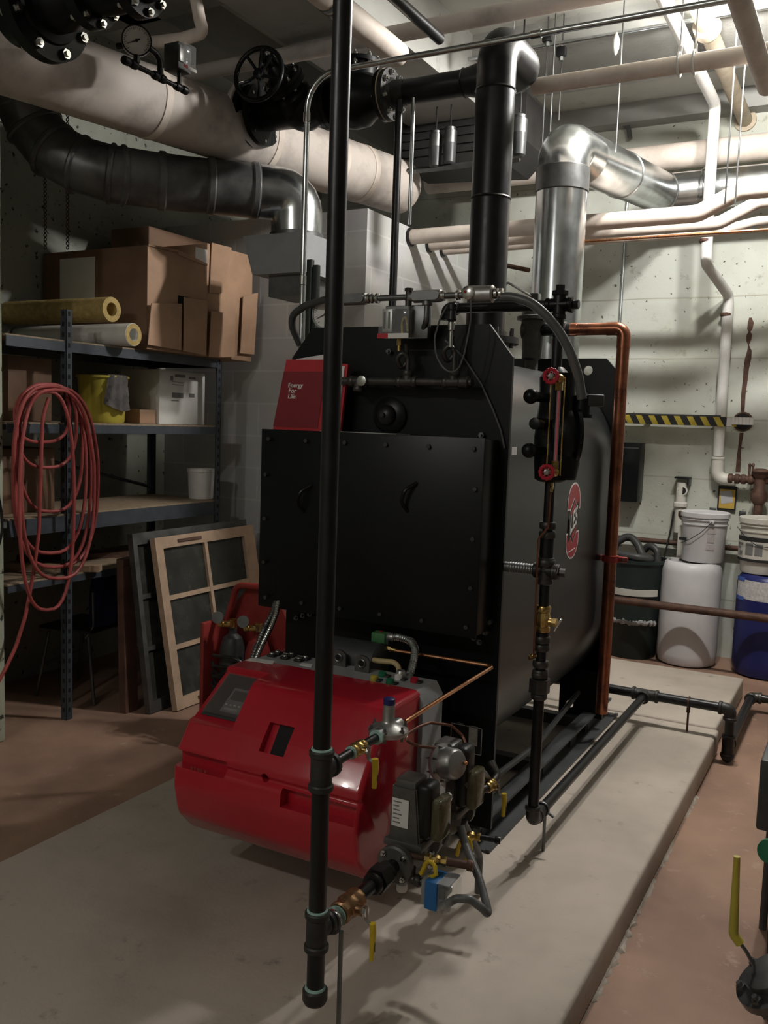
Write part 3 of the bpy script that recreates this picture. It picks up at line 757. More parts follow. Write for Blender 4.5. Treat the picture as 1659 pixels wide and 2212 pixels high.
def gauge(t, c, ax, R, case=IRON):
    ax = V(ax).normalized()
    MB().lathe(V(c)-ax*.028, ax, [(R*.9, 0), (R, .006), (R, .030), (R*1.02, .032), (R*1.02, .036), (R*.93, .036), (R*.93, .031)], 36).build('case', case, t)
    fc = MB().cyl(V(c)+ax*.003, V(c)+ax*.0036, R*.93, seg=36).build('dial', WHT, t)
    up = V((0, 0, 1)); rt_ = up.cross(ax).normalized(); up = ax.cross(rt_)
    b = MB()
    for i in range(28):
        a = math.radians(225-270*i/27); d = rt_*math.cos(a)+up*math.sin(a); w = ax.cross(d)*.0009*(R/.05)
        l0 = R*(.70 if i % 3 == 0 else .78); p0 = V(c)+ax*.0037+d*l0; p1 = V(c)+ax*.0037+d*R*.86
        b.prism([p0-w, p1-w, p1+w, p0+w], ax*.0004)
    b.build('dial_marks', INK, fc)
    b = MB(); d = rt_*math.cos(math.radians(205))+up*math.sin(math.radians(205)); w = ax.cross(d)*.002
    p0 = V(c)+ax*.006-d*R*.25; p1 = V(c)+ax*.006+d*R*.72; b.prism([p0-w*1.6, p1-w*.4, p1+w*.4, p0+w*1.6], ax*.0006); b.cyl(V(c)+ax*.004, V(c)+ax*.009, .006, seg=14)
    b.build('pointer', INK, fc)
gauge(gg, (xm, gy, gc.z), gax, .058)
b = MB(); b.cyl((xm, gy, gc.z-.055), (xm, gy, zm+.008), .010); b.hexa((xm, gy, gc.z-.085), (xm, gy, gc.z-.06), .014); b.build('stem', IRON, gg)
yc = m0.y+(m1.y-m0.y)*.88
cc = at(402, 135, x=xm)
ct = thing('pressure_control', (xm, yc, cc.z), 'small grey control box with red and white strip near the gauge manifold', 'control box')
b = MB(); b.bx((xm-.06, yc-.03, cc.z-.05), (xm+.02, yc+.05, cc.z+.06), .004); b.build('backplate', DGREY, ct)
b = MB(); b.bx((xm+.02, yc-.03, cc.z-.05), (xm+.05, yc+.05, cc.z+.055), .004); b.build('clear_cover', GLASS, ct)
b = MB(); b.bx((xm+.021, yc-.028, cc.z-.02), (xm+.028, yc+.0, cc.z+.045), .001); b.build('scale_plate', ALU, ct)
b = MB(); b.bx((xm+.0505, yc-.03, cc.z-.05), (xm+.052, yc-.005, cc.z-.037)); b.build('red_strip', REDD, ct)
b = MB(); b.bx((xm+.0505, yc-.005, cc.z-.05), (xm+.052, yc+.05, cc.z-.037)); b.build('white_strip', PAPER, ct)
b = MB(); b.cyl((xm, yc, zm+.008), (xm, yc, cc.z-.05), .009); b.build('stem', IRON, ct)
# bent white pipe above the control
y3 = 3.35
p = [at(u, v, y=y3) for (u, v) in ((330, 92), (395, 84), (440, 70), (432, 45), (418, -30))]
t = thing('bent_pipe', p[1], 'short bent white pipe elbow hanging near the top left control box', 'pipe')
MB().tube(p, .028, 18, rad=.06).build('insulation', INS, t)
MB().tube([at(300, 99, y=y3), at(338, 91, y=y3)], .016, 14).build('bare_end', IRON, t)
# sooty smoke duct: gored elbow, straight run, drop into a sheet metal box
pts = [at(20, 150, z=3.15), at(45, 205, z=3.05), at(75, 275, z=2.92), at(115, 325, z=2.80), at(170, 356, z=2.74), at(240, 376, z=2.70), at(320, 388, z=2.70), at(400, 398, z=2.70), at(560, 414, z=2.70)]
dt = thing('smoke_duct', pts[6], 'sooty round metal duct winding under the steam main above the cardboard boxes', 'duct')
pm = pts[5]+(pts[6]-pts[5])*.30; MB().tube([pts[5]+(pts[6]-pts[5])*.27]+pts[6:], .135, 30).build('straight_run', DUCT, dt)
b = MB()
b.tube(pts[:6]+[pm], .1352, 30)
for i in range(0, 6):
    a, c = pts[i], pts[i+1] if i < 5 else pm
    tg = ((pts[i+2]-pts[i+1]).normalized()+(c-a).normalized()) if i < 5 else (c-a)
    b.lathe(c, -tg, [(.137, -.015), (.146, -.006), (.146, .006), (.137, .015)], 30)
b.build('gored_elbow', DUCT, dt)
b = MB()
for f_ in (.12, .55, .95):
    c = pts[6]+(pts[8]-pts[6])*f_; d = (pts[8]-pts[6]).normalized(); b.lathe(c, d, [(.1355, -.02), (.143, -.012), (.143, .012), (.1355, .02)], 30)
b.build('joint_band', DUCT, dt)
pe = pts[8]; pd = (pts[8]-pts[7]).normalized(); bend = pe+pd*.20; yk = bend
b = MB(); b.tube([pe, bend, bend-Z*.30], .135, 32, rad=.17, n=5); b.build('drop_elbow', GALV, dt)
b = MB(); b.lathe(bend-Z*.21, -Z, [(.1355, -.012), (.142, -.008), (.142, .008), (.1355, .012)], 32); b.build('drop_collar', DUCT, dt)
hx, hy = bend.x, bend.y
zt, zb = at(640, 508, y=hy-.1).z, at(640, 592, y=hy-.1).z
b = MB()
def frustum(b, a0, a1, c0, c1):
    lo_ = [V((a0[0], a0[1], a0[2])), V((a1[0], a0[1], a0[2])), V((a1[0], a1[1], a0[2])), V((a0[0], a1[1], a0[2]))]
    hi_ = [V((c0[0], c0[1], c0[2])), V((c1[0], c0[1], c0[2])), V((c1[0], c1[1], c0[2])), V((c0[0], c1[1], c0[2]))]
    A_ = [b.bm.verts.new(p) for p in lo_]; B_ = [b.bm.verts.new(p) for p in hi_]
    b._bridge(A_, B_); b.bm.faces.new(A_[::-1]); b.bm.faces.new(B_)
frustum(b, (hx-.17, hy-.15, zb), (hx+.16, hy+.22, zb), (hx-.22, hy-.17, zt), (hx+.16, hy+.22, zt))
b.build('plenum_box', GREYP, dt)
b = MB(); b.bx((hx-.10, hy-.1, zb-.11), (hx+.10, hy+.15, zb)); b.build('lower_throat', DUCT, dt)
# galvanized flue of the boiler
fy = 4.42; fx = at(1199, 690, y=fy).x; RF = .125
ft = thing('flue_pipe', (fx, fy, 1.7), 'shiny galvanized flue rising behind the boiler and turning to the back wall', 'duct')
zt_ = at(1222, 318, y=fy).z
yr = 6.05; e2_ = at(1432, 418, y=yr)
MB().tube([(fx, fy, 1.6), (fx, fy, zt_-.16)], RF, 40).build('vertical_run', GALV, ft)
b = MB(); b.tube([(fx, fy, zt_-.18), (fx, fy, zt_+.0), (fx+.04, fy+.22, zt_+.0)], RF+.003, 40, rad=.15, n=4); b.build('top_elbow', GALV, ft)
b = MB(); b.lathe((fx, fy, zt_-.16), -Z, [(RF, -.06), (RF+.006, -.055), (RF+.006, .055), (RF, .06)], 40); b.build('dark_joint_band', DULLG, ft)
dd = V((e2_.x, yr, e2_.z)); s0 = V((fx+.03, fy+.15, zt_))
MB().tube([s0, dd], RF, 40).build('sloping_run', GALV, ft)
du = (dd-s0).normalized()
b = MB()
for q in (.45, .93): b.lathe(s0+(dd-s0)*q, du, [(RF, -.012), (RF+.005, -.008), (RF+.005, .008), (RF, .012)], 40)
b.build('joint_ring', GALV, ft)
b = MB(); b.tube([dd-du*.12, dd, (dd.x+.22, yr+.03, dd.z+.01), (2.1, yr+.03, dd.z+.02)], RF-.006, 36, rad=.1); b.build('wall_run', GALV, ft)
b = MB(); b.lathe((dd.x+.25, yr+.03, dd.z+.01), X, [(RF, -.012), (RF+.005, -.008), (RF+.005, .008), (RF, .012)], 36); b.build('wall_joint_ring', GALV, ft)
# vertical iron pipes behind the boiler
y9 = 4.15
for u0, v0, u1, v1, r, m, lab, yy in ((862, 245, 847, 640, .018, IRON, 'thin black vertical pipe left of the riser', 3.8), (893, 235, 884, 485, .009, GALV, 'thin shiny vertical conduit just left of the riser', 3.8)):
    a, c = at(u0, v0, y=yy), at(u1, v1, y=yy)
    run('iron_pipe' if m is IRON else 'conduit', [(a.x, yy, ZH-.05), (a.x, yy, 1.0 if m is IRON else c.z)], r, m, lab, 'pipe')
# row of dark fixtures high behind the riser
yq = 5.0
for u, v, lab in ((941, 318, 'left dark reflector lamp on the rail behind the riser'), (972, 310, 'second dark reflector lamp on the rail behind the riser'), (1122, 288, 'dark reflector lamp hanging right of the riser')):
    c = at(u, v, y=yq if u < 1000 else 4.6)
    t = thing('reflector_lamp', c, lab, 'lamp', 'dark reflector lamps behind the riser')
    MB().lathe(c, Z, [(.024, -.12), (.036, -.11), (.04, .0)], 20).build('shade', DGREY, t)
    MB().lathe(c, Z, [(.04, 0), (.04, .07), (.032, .075), (.032, .09), (.012, .1)], 20).build('neck', DULLG, t)
    MB().cyl((c.x, c.y, c.z+.09), (c.x, c.y, ZC-.001), .005, seg=8).build('cord', RUBB, t)
a, c = at(870, 378, y=5.0), at(1010, 352, y=5.0)
run('angle_rail', [(a.x-.3, 5.0, c.z-.01), (-1.9, 5.0, c.z-.01)], .018, DULLG, 'dull steel rail under the dark reflector lamps', 'rail', seg=4)
# casing added behind the lamps to darken the area, where dark machinery hangs
a, c = at(868, 232, y=5.25), at(1138, 345, y=5.25)
t = thing('added_casing', ((a.x+c.x)/2, 5.45, c.z), 'dark sheet metal casing added to darken the area high behind the riser', 'heater')
b = MB(); b.prism([V((a.x, 5.25, c.z+.04)), V((c.x-.14, 5.25, c.z)), V((c.x-.02, 5.25, c.z+.12)), V((c.x-.02, 5.25, a.z-.02)), V((a.x, 5.25, a.z))], (0, .42, 0)); b.build('casing', mat('dark_casing', (.03, .028, .027), .6, 0, .4, 6), t)
b = MB()
for i in range(5): z = c.z+.09+i*.05; b.bx((a.x+.04, 5.235, z), (c.x-.2, 5.25, z+.012))
b.build('louvre_slat', mat('dark_casing', (1, 1, 1)), t)
for x_ in (a.x+.08, c.x-.1): MB().cyl((x_, 5.45, c.z+.1), (x_, 5.45, 3.63 if x_ > -2.2 else ZC), .006, seg=8).build('rod', DULLG, t)
# bracket and chain by the riser
a, c = at(1085, 572, y=5.9), at(1144, 584, y=5.9)
run('wall_bracket', [a, c], .015, RUST, 'rusty bar bracket between riser and flue', 'bracket', seg=4)
top = at(1089, 585, y=4.0); bot = at(1083, 640, y=4.0)
b = MB(); n = int((top.z-bot.z)/.022)
for i in range(n): b.torus((bot.x, 4.0, bot.z+.022*i), X if i % 2 else Y, .009, .003, 10, 6)
b.cyl((bot.x, 4.0, top.z-.005), (bot.x, 4.0, 3.4), .002, seg=6)
o = b.build('chain', DULLG); tag(o, 'short chain hanging just right of the riser foot', 'chain')
# ------------------------------------------------------------------ shelf unit on the left
SX1, SX0, SY0, SY1 = -3.445, -3.985, 2.78, 4.285
sh = thing('storage_shelf', (-3.73, 3.5, 0), 'grey slotted-angle storage shelf along the left wall', 'shelf')
def angle_post(x, y, z1, sx, sy):
    b = MB(); w = .038; t = .004
    b.bx((x, y, 0), (x+sx*w, y+sy*t, z1)); b.bx((x, y, 0), (x+sx*t, y+sy*w, z1))
    o = b.build('post', SHELFM, sh)
    b = MB()
    for i in range(int(z1/.05)):
        z = .04+i*.05
        if sx < 0: b.bx((x-.002, y+sy*.012, z), (x+.0008, y+sy*.026, z+.022))
        b.bx((x+sx*.012, y-.0008 if sy > 0 else y+.0, z), (x+sx*.026, y+.002, z+.022))
    b.build('post_slot', HOLE, o)
angle_post(SX1+.005, 3.115, 2.02, -1, 1)
angle_post(SX1+.005, SY1+.004, 1.86, -1, -1)
for y in (3.12,): angle_post(SX0, y, 2.02, 1, 1)
angle_post(SX0, SY1+.004, 1.86, 1, -1)
for z, hb in ((1.875, .055), (1.48, .05), (1.037, .085), (.735, .04)):
    y0 = SY0 if z != 1.515 else SY0
    MB().bx((SX0+.01, y0, z-.012), (SX1-.005, SY1, z), .002).build('shelf_board', PART, sh)
    b = MB(); b.bx((SX1-.005, y0, z-hb), (SX1, SY1, z-.008)); b.bx((SX0, y0, z-hb), (SX0+.005, SY1, z-.008)); b.bx((SX0, SY1-.005, z-hb), (SX1, SY1, z-.008))
    b.build('beam', SHELFM, sh)
b = MB(); b.tube([(SX0+.01, SY0, 1.42), (SX0+.01, SY1, 1.08)], .010, 4); b.build('diagonal_brace', SHELFM, sh)
ZT, ZM, ZL, ZB = 1.875, 1.48, 1.037, .735
XFc = SX1
# cardboard boxes on the top shelf
def carton(name, p0, p1, m, label, flaps=(), rot=0, seam=None, group=None):
    c = V(((p0[0]+p1[0])/2, (p0[1]+p1[1])/2, p0[2]))
    t = thing(name, c, label, 'box', group); t.rotation_euler = (0, 0, 0)
    MB().bx(p0, p1, .004).build('carton', m, t)
    return t
xF = -3.40
def fpoly(px, x): return [at(u, v, x=x) for u, v in px]
yb0, yb1 = 3.62, at(448, 640, x=xF).y-.004; zb1 = at(318, 529, x=xF).z
t = carton('cardboard_box', (-4.17, yb0, ZT), (xF, yb1, zb1), CARD, 'long tan cardboard box with a paper sheet and cut flaps on the top shelf')
p0, p1 = at(130, 560, y=yb0), at(206, 650, y=yb0)
MB().bx((p0.x, yb0-.002, p1.z), (p1.x, yb0, p0.z)).build('paper_sheet', PAPER, t)
MB().bx((-4.17, yb0-.0015, ZT), (xF, yb0, zb1)).build('shaded_side', CARDD, t)  # same cardboard; the shade on this face is put into a darker brown
for i, poly in enumerate((((326, 655), (392, 656), (390, 757), (318, 744)), ((397, 642), (447, 650), (444, 768), (396, 758)))):
    MB().prism(fpoly(poly, xF+.020+.004*i), (.005, 0, .0)).build('flap', CARD, t)
MB().prism([p+V((0.001, 0, 0)) for p in fpoly(((384, 638), (440, 650), (440, 656), (394, 649), (394, 668), (384, 668)), xF)], (.002, 0, 0)).build('cut_slot', HOLE, t)
MB().prism(fpoly(((320, 531), (384, 545), (386, 551), (447, 575), (447, 570), (384, 540), (320, 527)), xF+.002), (.004, 0, 0)).build('torn_edge', CARD, t)
x2 = xF-.012; ya = yb1+.012; yb2 = at(545, 640, x=x2).y
t = thing('cardboard_box', (-3.6, (ya+yb2)/2, ZT), 'tan cardboard box with open flaps overhanging the far end of the top shelf', 'box')
MB().bx((-4.0, ya, ZT), (x2, yb2, at(452, 526, x=x2).z), .004).build('carton', CARD, t)
for poly, dx_ in ((((455, 672), (508, 678), (505, 772), (450, 771)), .018), (((456, 524), (499, 535), (480, 632), (452, 632)), .006), (((524, 640), (556, 632), (548, 766), (518, 763)), .02)):
    MB().prism(fpoly(poly, x2+dx_), (.005, 0, 0)).build('flap', CARD, t)
MB().bx((xF, at(422, 560, x=xF).y, at(422, 566, x=xF).z), (xF+.002, at(447, 560, x=xF).y, at(422, 533, x=xF).z)).build('paper_strip', PAPER, t)
a, c = at(322, 487, x=-3.75), at(553, 525, x=-3.75)
o = MB().bx((-4.05, a.y, zb1+.001), (-3.75, 4.55, a.z), .01).build('dark_box', CARDD); tag(o, 'low dark box on top of the tan cardboard boxes under the smoke duct', 'box')
# insulation tubes lying across the top shelf
for (x1, yc_, zc, r, m, lab, nm) in ((-3.42, 3.39, 2.052, .062, FGLS, 'yellow fiberglass pipe insulation tube on top of the white tube', 0), (-3.345, 3.465, ZT+.058, .057, WHT, 'white jacketed pipe insulation tube at the front of the top shelf', 1)):
    t = thing('insulation_tube', (-3.8, yc_, zc), lab, 'insulation')
    n = 26; ro, ri = r, r*.55
    def hollow(x0, x1, ro):
        b = MB(); rings = []
        for (rr, xx) in ((ri, x0), (ro, x0), (ro, x1), (ri, x1)): rings.append([b.bm.verts.new((xx, yc_+math.cos(2*PI*i/n)*rr, zc+math.sin(2*PI*i/n)*rr)) for i in range(n)])
        for i in range(4): b._bridge(rings[i], rings[(i+1) % 4])
        return b
    hollow(-4.18, x1, ro).build('jacket' if nm else 'fiberglass', m, t)
    if nm: hollow(x1, x1+.002, ro*.96).build('fiberglass_end', FGLS, t)
# middle shelf
xs_ = -3.62; XFc = SX1
y0, y1 = at(18, 900, x=xs_).y, at(112, 900, x=xs_).y
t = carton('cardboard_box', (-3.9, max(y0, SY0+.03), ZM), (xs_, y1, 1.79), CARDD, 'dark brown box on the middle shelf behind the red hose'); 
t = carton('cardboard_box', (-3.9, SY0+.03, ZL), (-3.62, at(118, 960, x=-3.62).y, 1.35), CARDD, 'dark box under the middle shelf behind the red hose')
# yellow bucket with a rag over the rim
bc = at(222, 905, x=-3.66); by = bc.y
t = thing('yellow_bucket', (-3.66, by, ZM), 'yellow plastic bucket with a grey rag over its rim on the middle shelf', 'bucket')
hB = at(222, 812, x=-3.66).z-ZM
MB().lathe((-3.66, by, ZM), Z, [(.105, 0), (.112, .01), (.13, hB-.012), (.138, hB-.012), (.138, hB), (.128, hB), (.108, .02), (.05, .015)], 32).build('pail', YELP, t)
rg = MB(); rows = []; NR, NC = 22, 18
for i in range(NR):
    f_ = i/(NR-1); row = []
    for k in range(NC):
        s = k/(NC-1)-.5; a = math.radians(-8+s*(46+24*f_))
        R_ = .137+.010*math.sin(s*19+f_*2)*f_+.012*f_+.004*math.sin(k*1.3+i)
        z = ZM+hB+.006-(f_-.16)*.235*(1-.35*abs(s+.12*math.sin(f_*5)))
        if f_ < .16: R_ = .07+.067*f_/.16; z = ZM+hB+.008-.02*(1-f_/.16)
        row.append(rg.bm.verts.new((-3.66+math.cos(a)*R_, by+math.sin(a)*R_, z)))
    rows.append(row)
for i in range(NR-1):
    for k in range(NC-1): rg.bm.faces.new((rows[i][k], rows[i][k+1], rows[i+1][k+1], rows[i+1][k]))
bmesh.ops.solidify(rg.bm, geom=list(rg.bm.faces), thickness=.004)
o = rg.build('rag', mat('grey_rag', (.24, .22, .21), .85, 0, .4, 8)); tag(o, 'grey rag draped over the yellow bucket', 'rag')
# white printed carton
xk = -3.58
a, c = at(345, 785, x=xk), at(442, 908, x=xk)
t = thing('white_box', (xk-.15, (a.y+c.y)/2, ZM), 'white carton with small black print on the middle shelf', 'box')
yl = at(310, 850, x=xk).y
MB().bx((xk-.30, a.y, ZM), (xk, c.y, min(a.z, 1.79)), .004).build('carton', WHT, t)
b = MB(); rnd = random.Random(2)
for (u, v, w, h) in ((368, 812, 6, 10), (378, 808, 22, 8), (408, 814, 14, 6), (372, 824, 26, 3), (372, 830, 24, 3), (372, 848, 24, 12), (408, 850, 12, 9), (370, 864, 16, 3)):
    q0, q1 = at(u, v, x=xk), at(u+w, v+h, x=xk); b.bx((xk, q0.y, q1.z), (xk+.0012, q1.y, q0.z))
b.build('print', INKG, t)
a2 = at(308, 880, x=xk)
carton('small_carton', (xk-.22, a2.y, ZM), (xk-.02, a.y-.006, at(325, 885, x=xk).z), CARD, 'small tan carton left of the white printed box')
# white bucket on the lower shelf
xb_ = -3.60; q = at(434, 1078, z=ZL)
qx = -3.58; c0, c1 = at(434, 1074, x=qx), at(434, 1012, x=qx)
t = thing('white_bucket', (qx, c0.y, ZL), 'small white plastic bucket at the right end of the lower shelf', 'bucket')
hh_ = c1.z-ZL; rb = 29*5.55/1950
MB().lathe((qx, c0.y, ZL), Z, [(rb*.86, 0), (rb*.88, .006), (rb*.98, hh_-.02), (rb*1.03, hh_-.018), (rb*1.03, hh_), (rb*.96, hh_), (rb*.84, .01), (.01, .008)], 32).build('pail', WHT, t)
# planks on the bottom shelf
for i, (x0, y0, x1, y1, z, w, m, lab) in enumerate(((-3.95, 2.95, -3.40, 3.30, .735, .06, WOODL, 'pale plank lying across the bottom shelf'), (-3.95, 3.25, -3.45, 4.1, .735, .09, WOOD, 'dark plank lying along the bottom shelf'))):
    a, c = V((x0, y0, z)), V((x1, y1, z)); d = (c-a).normalized(); n = V((-d.y, d.x, 0))*w/2
    o = MB().prism([a-n, c-n, c+n, a+n], (0, 0, .03)).build('plank', m); tag(o, lab, 'plank')
# coiled red hose hung on the front post
hk = at(108, 842, x=-3.435)
hs = thing('air_hose', (-3.43, 3.05, 1.3), 'red rubber hose coiled in long loops on the shelf post', 'hose')
b = MB()
loops = []
rnd = random.Random(11)
cols = [(32, 150, 868, 955, 838), (36, 165, 870, 1010, 830), (40, 178, 876, 1105, 832), (30, 186, 880, 1195, 834), (34, 196, 890, 1225, 838), (46, 204, 900, 1250, 842), (28, 212, 905, 1225, 836), (42, 160, 880, 1318, 846)]
for i, (ul, ur, vs, vb, vt_) in enumerate(cols):
    pts = []
    um = (ul+ur)/2; x = -3.405+.006*i*(1 if i % 2 else -.4)
    for k in range(40):
        a = 2*PI*k/40
        u = um+(ur-ul)/2*math.copysign(abs(math.cos(a))**.72, math.cos(a)); s = math.sin(a)
        v = (vs+vb)/2-(vb-vt_)/2*math.copysign(abs(s)**.85, s)+(vb+vt_)/2-(vs+vb)/2
        if s > 0.2: u += (104-um)*.35*s
        pts.append(at(u, v, x=x+.012*math.sin(a*2+i)))
    b.tube(pts, .0085, 10, closed=True)
b.tube([at(u, v, x=-3.385) for (u, v) in ((105, 860), (92, 900), (88, 1020), (84, 1150), (72, 1240), (55, 1330), (35, 1395), (14, 1440), (-12, 1490), (-40, 1530))], .0085, 10, rad=.3)
b.build('hose_coil', REDH, hs)
b = MB(); b.tube([(-3.465, 3.10, hk.z-.03), (-3.40, 3.06, hk.z-.04), (-3.37, 3.05, hk.z)], .006, 8, rad=.02); b.build('hook', IRON, hs)
# black cable at the very left edge
o = MB().tube([at(u, v, x=-3.435) for (u, v) in ((-30, 1000), (-6, 1060), (4, 1110), (5, 1150), (-6, 1190), (-30, 1230))], .006, 10, rad=.2).build('cable', RUBB); tag(o, 'black cable loop on the peeling pier', 'cable')
# school chair under the shelf
def mk_chair():
    cx, cy = -3.715, 3.50
    t = thing('school_chair', (cx, cy, 0), 'small school chair with navy back and chrome legs under the shelf', 'chair')
    ang = math.radians(8); R = Matrix.Rotation(ang, 3, 'Z')
    T = lambda x, y, z: V((cx, cy, 0))+R @ V((x, y, z))
    b = MB(); rows = []
    for i in range(7):
        row = []
        for k in range(7):
            s = k/6-.5; z = .41+.26*i/6
            row.append(b.bm.verts.new(T(.0+.155-.05*math.cos(s*2.2)*-.0-.03*(1-4*s*s)*-1, s*.34*(1-.12*max(0, i-4)/2), z)))
        rows.append(row)
    for i in range(6):
        for k in range(6): b.bm.faces.new((rows[i][k], rows[i][k+1], rows[i+1][k+1], rows[i+1][k]))
    bmesh.ops.solidify(b.bm, geom=list(b.bm.faces), thickness=.01); b.build('backrest', TEX, t)
    b = MB(); b.box(T(0, 0, .385), (.34, .34, .018), R, .008); b.build('seat', RUBB, t)
    for sx in (-1, 1):
        for sy in (-1, 1):
            MB().tube([T(sx*.13, sy*.14, .355), T(sx*.19, sy*.17, .0)], .009, 10).build('leg', DULLG, t)
    b = MB()
    for sy in (-1, 1): b.tube([T(.12, sy*.15, .35), T(.17, sy*.15, .42), T(.165, sy*.15, .60)], .008, 8, rad=.04)
    b.tube([T(-.16, -.155, .18), T(-.16, .155, .18)], .005, 8); b.build('frame', DULLG, t)
mk_chair()
# dark stained timber leaning next to the sashes
a, c = at(287, 1537, z=0), at(281, 1212, y=3.45)
t = thing('timber_frame', (a.x, a.y, 0), 'dark brown stained wooden door frame piece leaning left of the sashes', 'timber')
b = MB(); wv = V((0, .055, 0))
b.prism([a-wv*.9, a+wv*.7, V((c.x, c.y+.04, c.z)), V((c.x, c.y-.05, c.z))], (-.045, 0, 0)); b.build('stile', WOOD, t)
b = MB(); b.prism([V((c.x+.004, c.y-.05, c.z-.02)), V((c.x+.004, c.y+.22, c.z+.0)), V((c.x+.004, c.y+.22, c.z+.025)), V((c.x+.004, c.y-.05, c.z+.012))], (-.05, 0, 0)); b.build('head', WOOD, t)
# window sashes leaning against the shelf
def sash(base, top, y0, y1, name, label, frame_m, cols=2, rows=3, st=.055, right=.10, handles=True):
    d = (top-base); Hs = d.length; up = d.normalized(); n = Y.cross(up).normalized()
    if n.x < 0: n = -n
    Wd = y1-y0; t = thing(name, base, label, 'window sash')
    P = lambda y, z, o=0: base+V((0, y, 0))+up*z+n*o
    th = .035
    def bar(b, ya, yb_, za, zb_, o0=-.0, o1=th): b.prism([P(ya, za, o0), P(yb_, za, o0), P(yb_, zb_, o0), P(ya, zb_, o0)], n*(o1-o0))
    for ya, yb_ in ((0, st), (Wd-right, Wd)):
        b = MB(); bar(b, ya, yb_, 0, Hs); b.build('stile', frame_m, t)
    for za, zb_ in ((0, .06), (Hs-.06, Hs)):
        b = MB(); bar(b, st, Wd-right, za, zb_); b.build('rail', frame_m, t)
    iw = Wd-st-right; ih = Hs-.12
    for i in range(1, cols): b = MB(); c = st+iw*i/cols; bar(b, c-.012, c+.012, .06, Hs-.06, .004, th-.002); b.build('muntin', frame_m, t)
    for i in range(1, rows): b = MB(); c = .06+ih*i/rows; bar(b, st, Wd-right, c-.012, c+.012, .004, th-.004); b.build('muntin', frame_m, t)
    b = MB(); bar(b, st, Wd-right, .06, Hs-.06, .010, .015); b.build('wired_glass', PANE, t)
    if handles:
        for za in (.03, Hs-.03):
            b = MB(); b.prism([P(.17, za-.008, th), P(.36, za-.008, th), P(.36, za+.008, th), P(.17, za+.008, th)], n*.006); b.build('sash_lift', WOOD, t)
    return t
BLs = at(372, 1536, z=0); TLs = at(323, 1164, y=BLs.y); TLs.z = TLs.z
sash(V((BLs.x, BLs.y, 0)), V((TLs.x, BLs.y, TLs.z)), 0, .845, 'window_sash', 'six-pane wooden window sash leaning in front with bare pink wood', WOODL)
bx_ = at(345, 1532, z=0)
sash(V((bx_.x-.01, BLs.y-.11, 0)), V((TLs.x-.05, BLs.y-.11, TLs.z+.03)), 0, .95, 'window_sash', 'grey framed window sash leaning behind the six-pane one', DULLG, st=.03, right=.05, handles=False)
# red welding outfit tote beside the boiler
cx, cy = -2.58, 3.42
t = thing('welding_tote', (cx, cy, 0), 'red plastic welding tank tote with brass regulators left of the boiler', 'welding kit')
zt_ = at(545, 1268, y=cy).z
b = MB()
pl = [(-.17, 0), (.17, 0), (.17, zt_*.78), (.10, zt_-.02), (.03, zt_), (-.05, zt_-.02), (-.17, zt_*.80)]
b.prism([(cx+a, cy+.10, z) for a, z in pl], (0, .02, 0)); b.build('back_panel', REDP, t)
b = MB(); b.bx((cx-.19, cy-.10, 0), (cx-.165, cy+.12, zt_*.75), .008); b.build('side_panel', REDP, t)
b = MB(); b.bx((cx+.165, cy-.10, 0), (cx+.19, cy+.12, zt_*.6), .008); b.build('side_panel', REDP, t)
MB().bx((cx-.19, cy-.10, 0), (cx+.19, cy+.12, .05), .008).build('tray', REDP, t)
b = MB(); b.tube([(cx-.155, cy+.06, zt_*.72), (cx-.08, cy+.04, zt_-.01), (cx+.10, cy+.04, zt_+.0), (cx+.13, cy+.04, zt_-.05)], .016, 12, rad=.06); b.build('carry_handle', REDP, t)
for k, s in ((0, -.07), (1, .08)):
    o = MB().lathe((cx+s, cy, .05), Z, [(.055, 0), (.06, .02), (.06, .38), (.045, .43), (.02, .45), (.02, .48)], 22).build('gas_cylinder', REDP if k else DGREY, t)
    b = MB(); b.hexa((cx+s, cy, .53), (cx+s, cy, .57), .022); b.cyl((cx+s, cy, .55), (cx+s-.01, cy-.08, .56), .012); b.cyl((cx+s-.03, cy-.06, .55), (cx+s+.04, cy-.06, .56), .016); b.build('regulator_valve', BRASS, o)
    gq = V((cx+s-.02, cy-.09, .59)); MB().lathe(gq, V((.3, -.9, .1)), [(.025, -.015), (.028, 0), (.028, .008), (.024, .008)], 20).build('dial_case', DULLG, o)
b = MB(); rnd = random.Random(9)
for i in range(4):
    z = .22+.05*i; b.tube([(cx-.12, cy-.09, z), (cx-.05, cy-.14, z-.05), (cx+.06, cy-.14, z+.02), (cx+.13, cy-.08, z-.03), (cx+.05, cy-.12, z+.05), (cx-.10, cy-.11, z+.04)], .008, 8, rad=.06)
b.build('torch_hose', RUBB, t)
# ------------------------------------------------------------------ pressure control piping over the boiler front
ym = 2.645
P = lambda u, v, o=0.0: at(u, v, y=ym+o)
t = thing('pressure_manifold', P(875, 825), 'black iron control manifold with siphon loops across the upper boiler front', 'pipe')
a, c = P(736, 824), P(1008, 825); zc = (a.z+c.z)/2; rp_ = .0135
b = MB(); b.cyl((a.x, ym, zc), (c.x, ym, zc), rp_, seg=18); b.build('manifold_pipe', FITT, t)
b = MB()
for u in (880, 980):
    q = P(u, 824); tee(b, (q.x, ym, zc), X, Z, rp_, .028)
q = P(1006, 825); b.lathe((q.x-.01, ym, zc), X, [(.019, 0), (.02, .02), (.013, .024), (.013, .032)], 16)
q = P(775, 825); tee(b, (q.x, ym, zc), X, -Z, rp_, .026)
q2 = P(835, 826); b.cyl((q2.x, ym, zc), (q2.x, YF, zc), rp_, seg=16); b.cyl((q.x, ym, zc-.02), (q.x, ym, zc-.03), .012)
b.build('tee_fitting', FITT, t)
